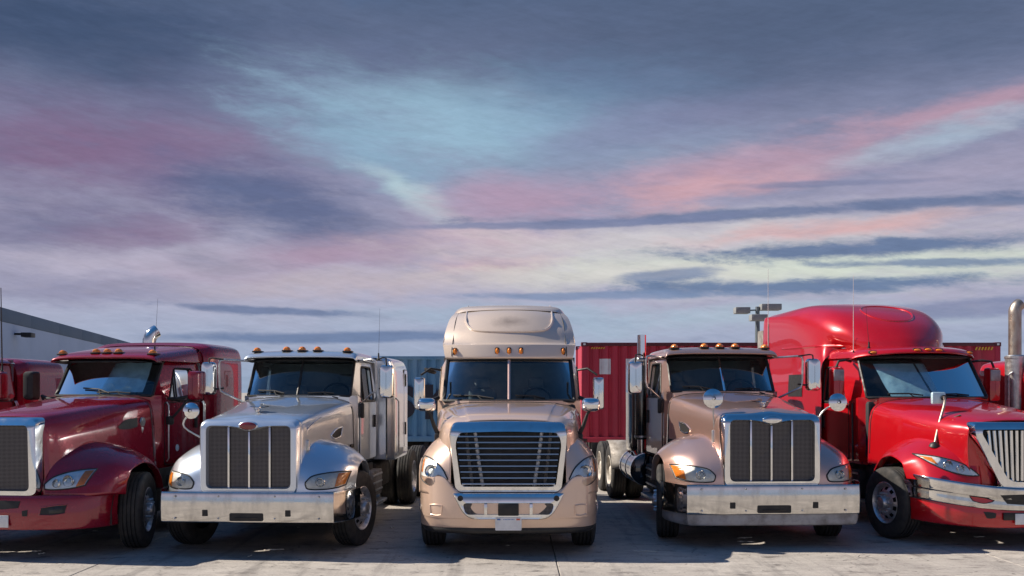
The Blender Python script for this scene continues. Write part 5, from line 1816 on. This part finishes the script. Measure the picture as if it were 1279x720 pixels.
    for k in range(32):
        a = 2 * PI * k / 32
        q = onr(.42 * math.cos(a) - .0, 3.78 + .42 * math.sin(a))
        if q is not None: ring.append(q + V(0, 0, -.004))
    G().tube(ring, .020, 8, closed=True).build('roof_dish_rim', paintm, slp)
    G().box(-.55, -.45, 6.0, 6.1, 3.62, 3.73, .02).build('roof_vent', 'black', slp)
    # mirrors
    for s in (1, -1):
        mr = side_mirror(root, s, 1.32, 2.80, 2.22, .20, .56, .16, paintm, .05)
        G().tube([(s * 1.02, 2.96, 2.60), (s * 1.16, 2.84, 2.62), (s * 1.30, 2.80, 2.60), (s * 1.34, 2.80, 2.50)], .020, 8).build('mirror_arm', 'black', mr)
        G().tube([(s * 1.10, 2.94, 1.86), (s * 1.2, 2.84, 1.92), (s * 1.32, 2.80, 1.98)], .024, 8).build('mirror_arm', 'black', mr)
        G().box(*sorted((s * 1.24, s * 1.41)), 2.715, 2.74, 2.28, 2.46, .01).build('mirror_cap', 'valance', mr)
        box_step(root, s, 2.6, 3.4, 'chassis', xo=1.05)
        fuel_tank(root, s, 3.6, 5.0)
        # hinge post and trim line
        G().tube([(s * 1.105, 2.70, 1.0), (s * 1.105, 2.72, 1.92)], .016, 6).build('door_hinge', 'black', root)
    # tall hood mirrors with square back
    for s in (-1, 1):
        b = hv.ray_cast(V(s * .80, .72, 6), V(0, 0, -1))[0]
        bf = fb.ray_cast(V(.90, .62, 6), V(0, 0, -1))[0]
        b = V(s * .90, .62, bf.z)
        h = V(s * .69, .75, 1.96)
        o = G().tube([b, b.lerp(h, .5), h - V(0, .02, .02), h + V(0, 0, .08)], .018, 8, smooth=12).build('hood_mirror', 'steel', root)
        G().lathe([(.075, -.02), (.06, .02), (.02, .045), (.001, .05)], b, (0, -.2, 1), 16).build('mirror_foot', 'black', o)
        q = hv.ray_cast(V(s * .60, .62, 6), V(0, 0, -1))[0]
        G().tube([b.lerp(h, .52), V(s * .58, .52, q.z + .0)], .012, 6).build('stay', 'black', o)
        G().box(s * .74 - .10, s * .74 + .10, .78, .84, 1.93, 2.10, .02).build('mirror_shell', 'shade', o)
        G().lathe([(.04, 0), (.04, .03), (.001, .032)], (s * .68, .78, 2.02), (0, -1, 0), 12).build('hub', 'black', o)
    # folded silver shade behind the glass, in two leaves
    for a0, a1, lean in ((-.70, -.06, .05), (-.02, .66, -.02)):
        rows = []
        for i in range(13):
            b = .03 + .80 * i / 12
            r = []
            for j in range(21):
                t = j / 20
                a = a0 + (a1 - a0) * t - (.16 * (1 - b) if False else .18 * (b - .4))
                q = W(a, b)
                r.append(q + V(0, .06 + .002 * math.sin(t * 22) + .02 * noise.noise(V(a * 8, b * 6, 1)), 0))
            rows.append(r)
        G().grid(rows).build('sun_shade', 'shade', root, ang=20)
    return root

aero = make_aero((6.82, 12.45, 0), R(5.0), 'red', 'bright red semi truck with high rounded sleeper roof and silver shade behind its windshield')
antenna(aero, -.98, 2.95, 2.66, 1.35, (.0, 0), 'antenna_white', .006)
antenna(aero, -.74, 2.9, 2.8, .7, (-.05, 0), r=.004)

# ================================================================== containers on chassis
def corrugated(x0, x1, z0, z1, pitch=.278, depth=.075):
    g = G()
    xs = []
    x = x0
    while x < x1 - pitch:
        for dx, d in ((0, 0), (.095, 0), (.14, depth), (.185, depth)):
            xs.append((x + dx, d))
        x += pitch
    xs.append((x1, 0))
    g.grid([[(a, d, z0) for a, d in xs], [(a, d, z1) for a, d in xs]])
    return g

def container(x0, L, y0, z0, H, m, rail, label, group='shipping containers behind the trucks'):
    W_ = 2.44
    root = empty('shipping_container', (x0, y0, z0))
    tag(root, label, 'container', group)
    g = corrugated(.12, L - .12, .16, H - .10)
    g.build('side_panel', m, root, smooth=False)
    g2 = G()
    g2.v = [(x, W_ - y, z) for x, y, z in g.v]
    g2.f = [tuple(reversed(f)) for f in g.f]
    g2.build('side_panel', m, root, smooth=False)
    G().box(.10, L - .10, .02, W_ - .02, H - .06, H - .02).build('roof', m, root)
    G().box(.10, L - .10, .02, W_ - .02, .10, .16).build('floor', 'chassis', root)
    for x in (.05, L - .09): G().box(x, x + .04, .08, W_ - .08, .16, H - .1).build('end_wall', m, root)
    for yy in (-.012, W_ - .068):
        G().box(.0, L, yy, yy + .08, H - .10, H - .0, .006).build('top_rail', rail, root)
        G().box(.0, L, yy, yy + .08, .0, .16, .006).build('bottom_rail', m, root)
    for x in (0, L - .16):
        for yy in (-.010, W_ - .15):
            G().box(x, x + .16, yy, yy + .16, .16, H - .1, .01).build('corner_post', m, root)
            for zz in (-.01, H - .112):
                c = G().box(x - .008, x + .176, yy - .008, yy + .17, zz, zz + .122, .012).build('corner_casting', rail, root)
                G().prism(roundpoly([(x + .05, zz + .035), (x + .12, zz + .035), (x + .12, zz + .09), (x + .05, zz + .09)], .02), 'xz', yy - .011, yy + .02).build('casting_hole', 'letter_white' if zz > 1 else 'black', c)
    return root

def chassis_trailer(x0, L, y0, z0, label):
    root = empty('trailer_chassis', (x0, y0, 0))
    tag(root, label, 'trailer', 'container chassis trailers')
    g = G()
    for yy in (.55, 1.75): g.box(.2, L - .2, yy, yy + .14, z0 - .24, z0 - .012, .01)
    for k in range(6):
        x = .3 + k * (L - .6) / 5
        g.box(x - .06, x + .06, .04, 2.40, z0 - .18, z0 - .016, .01)
    g.build('frame', 'chassis', root)
    for x in (L - 1.5, L - 2.8):
        for yy in (.15, 2.2):
            G().lathe([(.001, -.14), (.16, -.14), (.18, -.12), (.26, -.13), (.285, -.1), (.285, .1), (.26, .13), (.18, .12), (.16, .14), (.001, .14)], (x, yy, .285), (0, 1, 0), 28).build('wheel', 'rubber', root)
    for x in (2.2, 2.5):
        G().box(x, x + .12, .35, .5, .05, z0 - .1).build('landing_leg', 'chassis', root)
        G().box(x - .06, x + .18, .28, .57, .0, .05).build('landing_foot', 'chassis', root)
    return root

CZ = .64
red_c = container(2.02, 12.19, 27.2, CZ, 2.90, 'c_red', 'c_rail', 'dark red corrugated container with white marks and hazard stripes, right of the tan truck')
def letter(root, x0, x1, z0, z1, m='letter_white', name='letter_block'):
    # painted on the ribs: follows the corrugation a couple of millimetres proud
    g = corrugated(.12, 12.07, z0, z1)
    row0 = [q for q in g.v[:len(g.v) // 2] if x0 <= q[0] <= x1]
    def yat(x):
        xs = [q for q in g.v[:len(g.v) // 2]]
        for a, b in zip(xs, xs[1:]):
            if a[0] <= x <= b[0]: return a[1] + (b[1] - a[1]) * (x - a[0]) / max(1e-6, b[0] - a[0])
        return 0
    pts = [(x0, yat(x0))] + [(q[0], q[1]) for q in row0] + [(x1, yat(x1))]
    return G().grid([[(a, d - .003, z0) for a, d in pts], [(a, d - .003, z1) for a, d in pts]]).build(name, m, root, smooth=False)
letter(red_c, .53, .86, 1.98, 2.43)
letter(red_c, 1.29, 1.62, 1.35, 2.43)
for k in range(6):
    x = .27 + k * .07
    G().add([(x, -.016, 2.715), (x + .035, -.016, 2.715), (x + .065, -.016, 2.765), (x + .03, -.016, 2.765)], [(0, 1, 2, 3)]).build('hazard_stripe', 'yellow', red_c, smooth=False)
    x = 12.19 - .75 + k * .09
    G().add([(x, -.016, 2.68), (x + .045, -.016, 2.68), (x + .08, -.016, 2.77), (x + .035, -.016, 2.77)], [(0, 1, 2, 3)]).build('hazard_stripe', 'yellow', red_c, smooth=False)
chassis_trailer(2.02, 12.19, 27.2, CZ, 'dark chassis trailer under the red container')

blue_c = container(-7.2, 6.06, 27.6, CZ, 2.52, 'c_blue', 'c_blue', 'weathered blue container with big dark letters, between the silver and tan trucks')
def text_part(root, body, ext, m, name='letter'):
    # a heavy painted letter fitted to its extent (x0, x1, z0, z1) on the container side
    cu = bpy.data.curves.new(name, 'FONT')
    cu.body = body
    cu.size = 1.0
    cu.extrude = .004
    cu.offset = .045
    tmp = bpy.data.objects.new(name, cu)
    me = bpy.data.meshes.new_from_object(tmp)
    bpy.data.objects.remove(tmp)
    xs = [v.co.x for v in me.vertices]
    ys = [v.co.y for v in me.vertices]
    x0, x1, z0, z1 = ext
    for v in me.vertices:
        a = (v.co.x - min(xs)) / (max(xs) - min(xs))
        b = (v.co.y - min(ys)) / (max(ys) - min(ys))
        v.co = (x0 + a * (x1 - x0), -.006 - v.co.z, z0 + b * (z1 - z0))
    me.materials.clear()
    me.materials.append(M[m])
    ob = bpy.data.objects.new(name, me)
    COL.objects.link(ob)
    ob.parent = root
    return ob
text_part(blue_c, 'S', (3.45, 4.33, .66, 1.68), 'letter_dark')
text_part(blue_c, 'K', (4.64, 5.55, .66, 1.68), 'letter_dark')
chassis_trailer(-7.2, 6.06, 27.6, CZ, 'dark chassis trailer under the blue container')

# ================================================================== warehouse on the left
def warehouse():
    d = V(-.216, 1, 0).normalized()
    n = V(d.y, -d.x, 0)                     # facing right, towards the yard
    a = V(-35.6 * .998, 65.0, 0) - d * 42
    root = empty('warehouse', a, math.atan2(d.y, d.x))
    tag(root, 'pale grey warehouse with dark parapet band behind the maroon trucks', 'building')
    # local x along the wall, local y away from the yard, z up
    H, band, pitch = 8.0, 7.03, 8.2
    N = 20
    for k in range(N):
        x = k * pitch
        G().box(x + .012, x + pitch - .012, .0, .25, 0, band - .01, .008).build('wall_panel', 'wall', root)
        G().box(x + .012, x + pitch - .012, -.03, .25, band + .01, H, .008).build('parapet_panel', 'wall_band', root)
    G().box(0, N * pitch, .06, .5, 0, H - .05).build('wall_core', 'roofing', root)
    G().box(0, N * pitch, .5, 40, 6.9, 7.1).build('roof', 'roofing', root)
    G().box(.0, .3, .5, 40, 0, H).build('end_wall', 'wall', root)
    G().box(N * pitch - .3, N * pitch, .5, 40, 0, H).build('end_wall', 'wall', root)
    G().box(0, N * pitch, 40, 40.3, 0, H).build('back_wall', 'wall', root)
    for k in range(2, N, 3):
        x = k * pitch + 4
        G().box(x - 1.8, x + 1.8, -.02, .05, 0, 4.2, .02).build('loading_door', 'wall_band', root)
    # wall light near the frame's left edge
    x = 42 + 3.1
    f = G().box(x - .1, x + .1, -.7, 0, 6.25, 6.4, .02).build('wall_light', 'black', root)
    G().box(x - .55, x + .55, -1.25, -.55, 6.1, 6.42, .04).build('lamp_head', 'black', f)
    return root
warehouse()

# ================================================================== yard light pole
def light_pole(x, y, H):
    root = empty('light_pole', (x, y, 0))
    tag(root, 'tall yard light pole with three box lamps behind the red truck', 'light pole')
    G().lathe([(.16, 0), (.14, 1), (.09, H), (.001, H)], n=14).build('pole', 'pole', root)
    G().box(-.25, .25, -.25, .25, 0, .12, .02).build('base', 'roofing', root)
    for (dx, dy, dz, w, l) in ((-.72, -.2, -.15, .62, .5), (.52, -.1, .0, .85, .5), (-.15, -.75, -.50, .7, .5)):
        h = G().box(dx - w / 2, dx + w / 2, dy - l / 2, dy + l / 2, H + dz - .16, H + dz + .10, .02).build('lamp_head', 'lamp_face', root)
        G().box(dx - w / 2 + .04, dx + w / 2 - .04, dy - l / 2 + .04, dy + l / 2 - .04, H + dz - .168, H + dz - .15).build('lamp_lens', 'pole', h)
        G().tube([(0, 0, H + dz * .6 - .05), (dx * .6, dy * .6, H + dz - .02)], .035, 6).build('arm', 'pole', h)
    return root
light_pole(10.5, 40.0, 5.75)

# ================================================================== ground
gr = G()
S = 2500
gr.grid([[(-S, -S, -.024), (S, -S, -.024)], [(-S, S, -.024), (S, S, -.024)]])
ground = tag(gr.build('ground', 'concrete', None, smooth=False), kind='structure')
SL = 5.6
slab_mesh = None
for iy in range(-2, 7):
    for ix in range(-5, 5):
        x0, y0 = .55 + ix * SL, 4.2 + iy * SL
        o = G().box(x0 + .006, x0 + SL - .006, y0 + .006, y0 + SL - .006, -.20, 0, .006, 1).build('concrete_slab', 'concrete', ground, smooth=False)

# a sinuous crack and small litter on the slabs
lit = [(45, 690, .13, .03, 20), (52, 693, .10, .02, 60), (119, 664.5, .07, .03, 10), (342, 688, .26, .018, 6), (312, 696, .12, .018, 80), (634, 683, .05, .03, 0),
       (930, 673, .22, .03, 8), (932, 678, .24, .012, -14), (1223, 672, .16, .03, 8), (373, 660, .05, .04, 0), (490, 660, .09, .03, 10), (806, 690, .32, .008, -8)]
for i, (px, py, l, w, a) in enumerate(lit):
    Z = EYE * F_PX / (py - HOR)
    X = (px - CX) / F_PX * Z
    g = G()
    rows = []
    for k in range(5):
        t = k / 4 - .5
        rows.append([(t * l, (-.5) * w * (1 - 2.4 * t * t), .004 + .012 * abs(math.sin(k * 1.7 + i))), (t * l, .0, .010 + .014 * abs(math.sin(k * 1.3 + i))), (t * l, .5 * w * (1 - 2.4 * t * t), .004 + .010 * abs(math.sin(k * 2.1 + i)))])
    g.grid(rows)
    o = thing('paper_scrap', g, 'litter', 'x', 'litter', 'scraps of pale litter on the concrete', (X, Z, .001), thick=.002)
    o.rotation_euler = (0, 0, R(a))
    where = ['bent pale twig under the maroon bumper', 'short pale twig touching the bent one by the maroon truck', 'pale leaf beside the maroon front tyre', 'long pale strip in front of the silver bumper',
             'curled pale scrap left of the long strip', 'tiny pale scrap below the license plate', 'pale strip under the rose truck bumper', 'thin twig just in front of the strip under the rose bumper',
             'pale strip under the red bumper', 'tiny pale scrap under the middle of the silver truck', 'pale scrap between the silver and tan trucks', 'thin pale straw between tan and rose trucks'][i]
    o['label'] = where
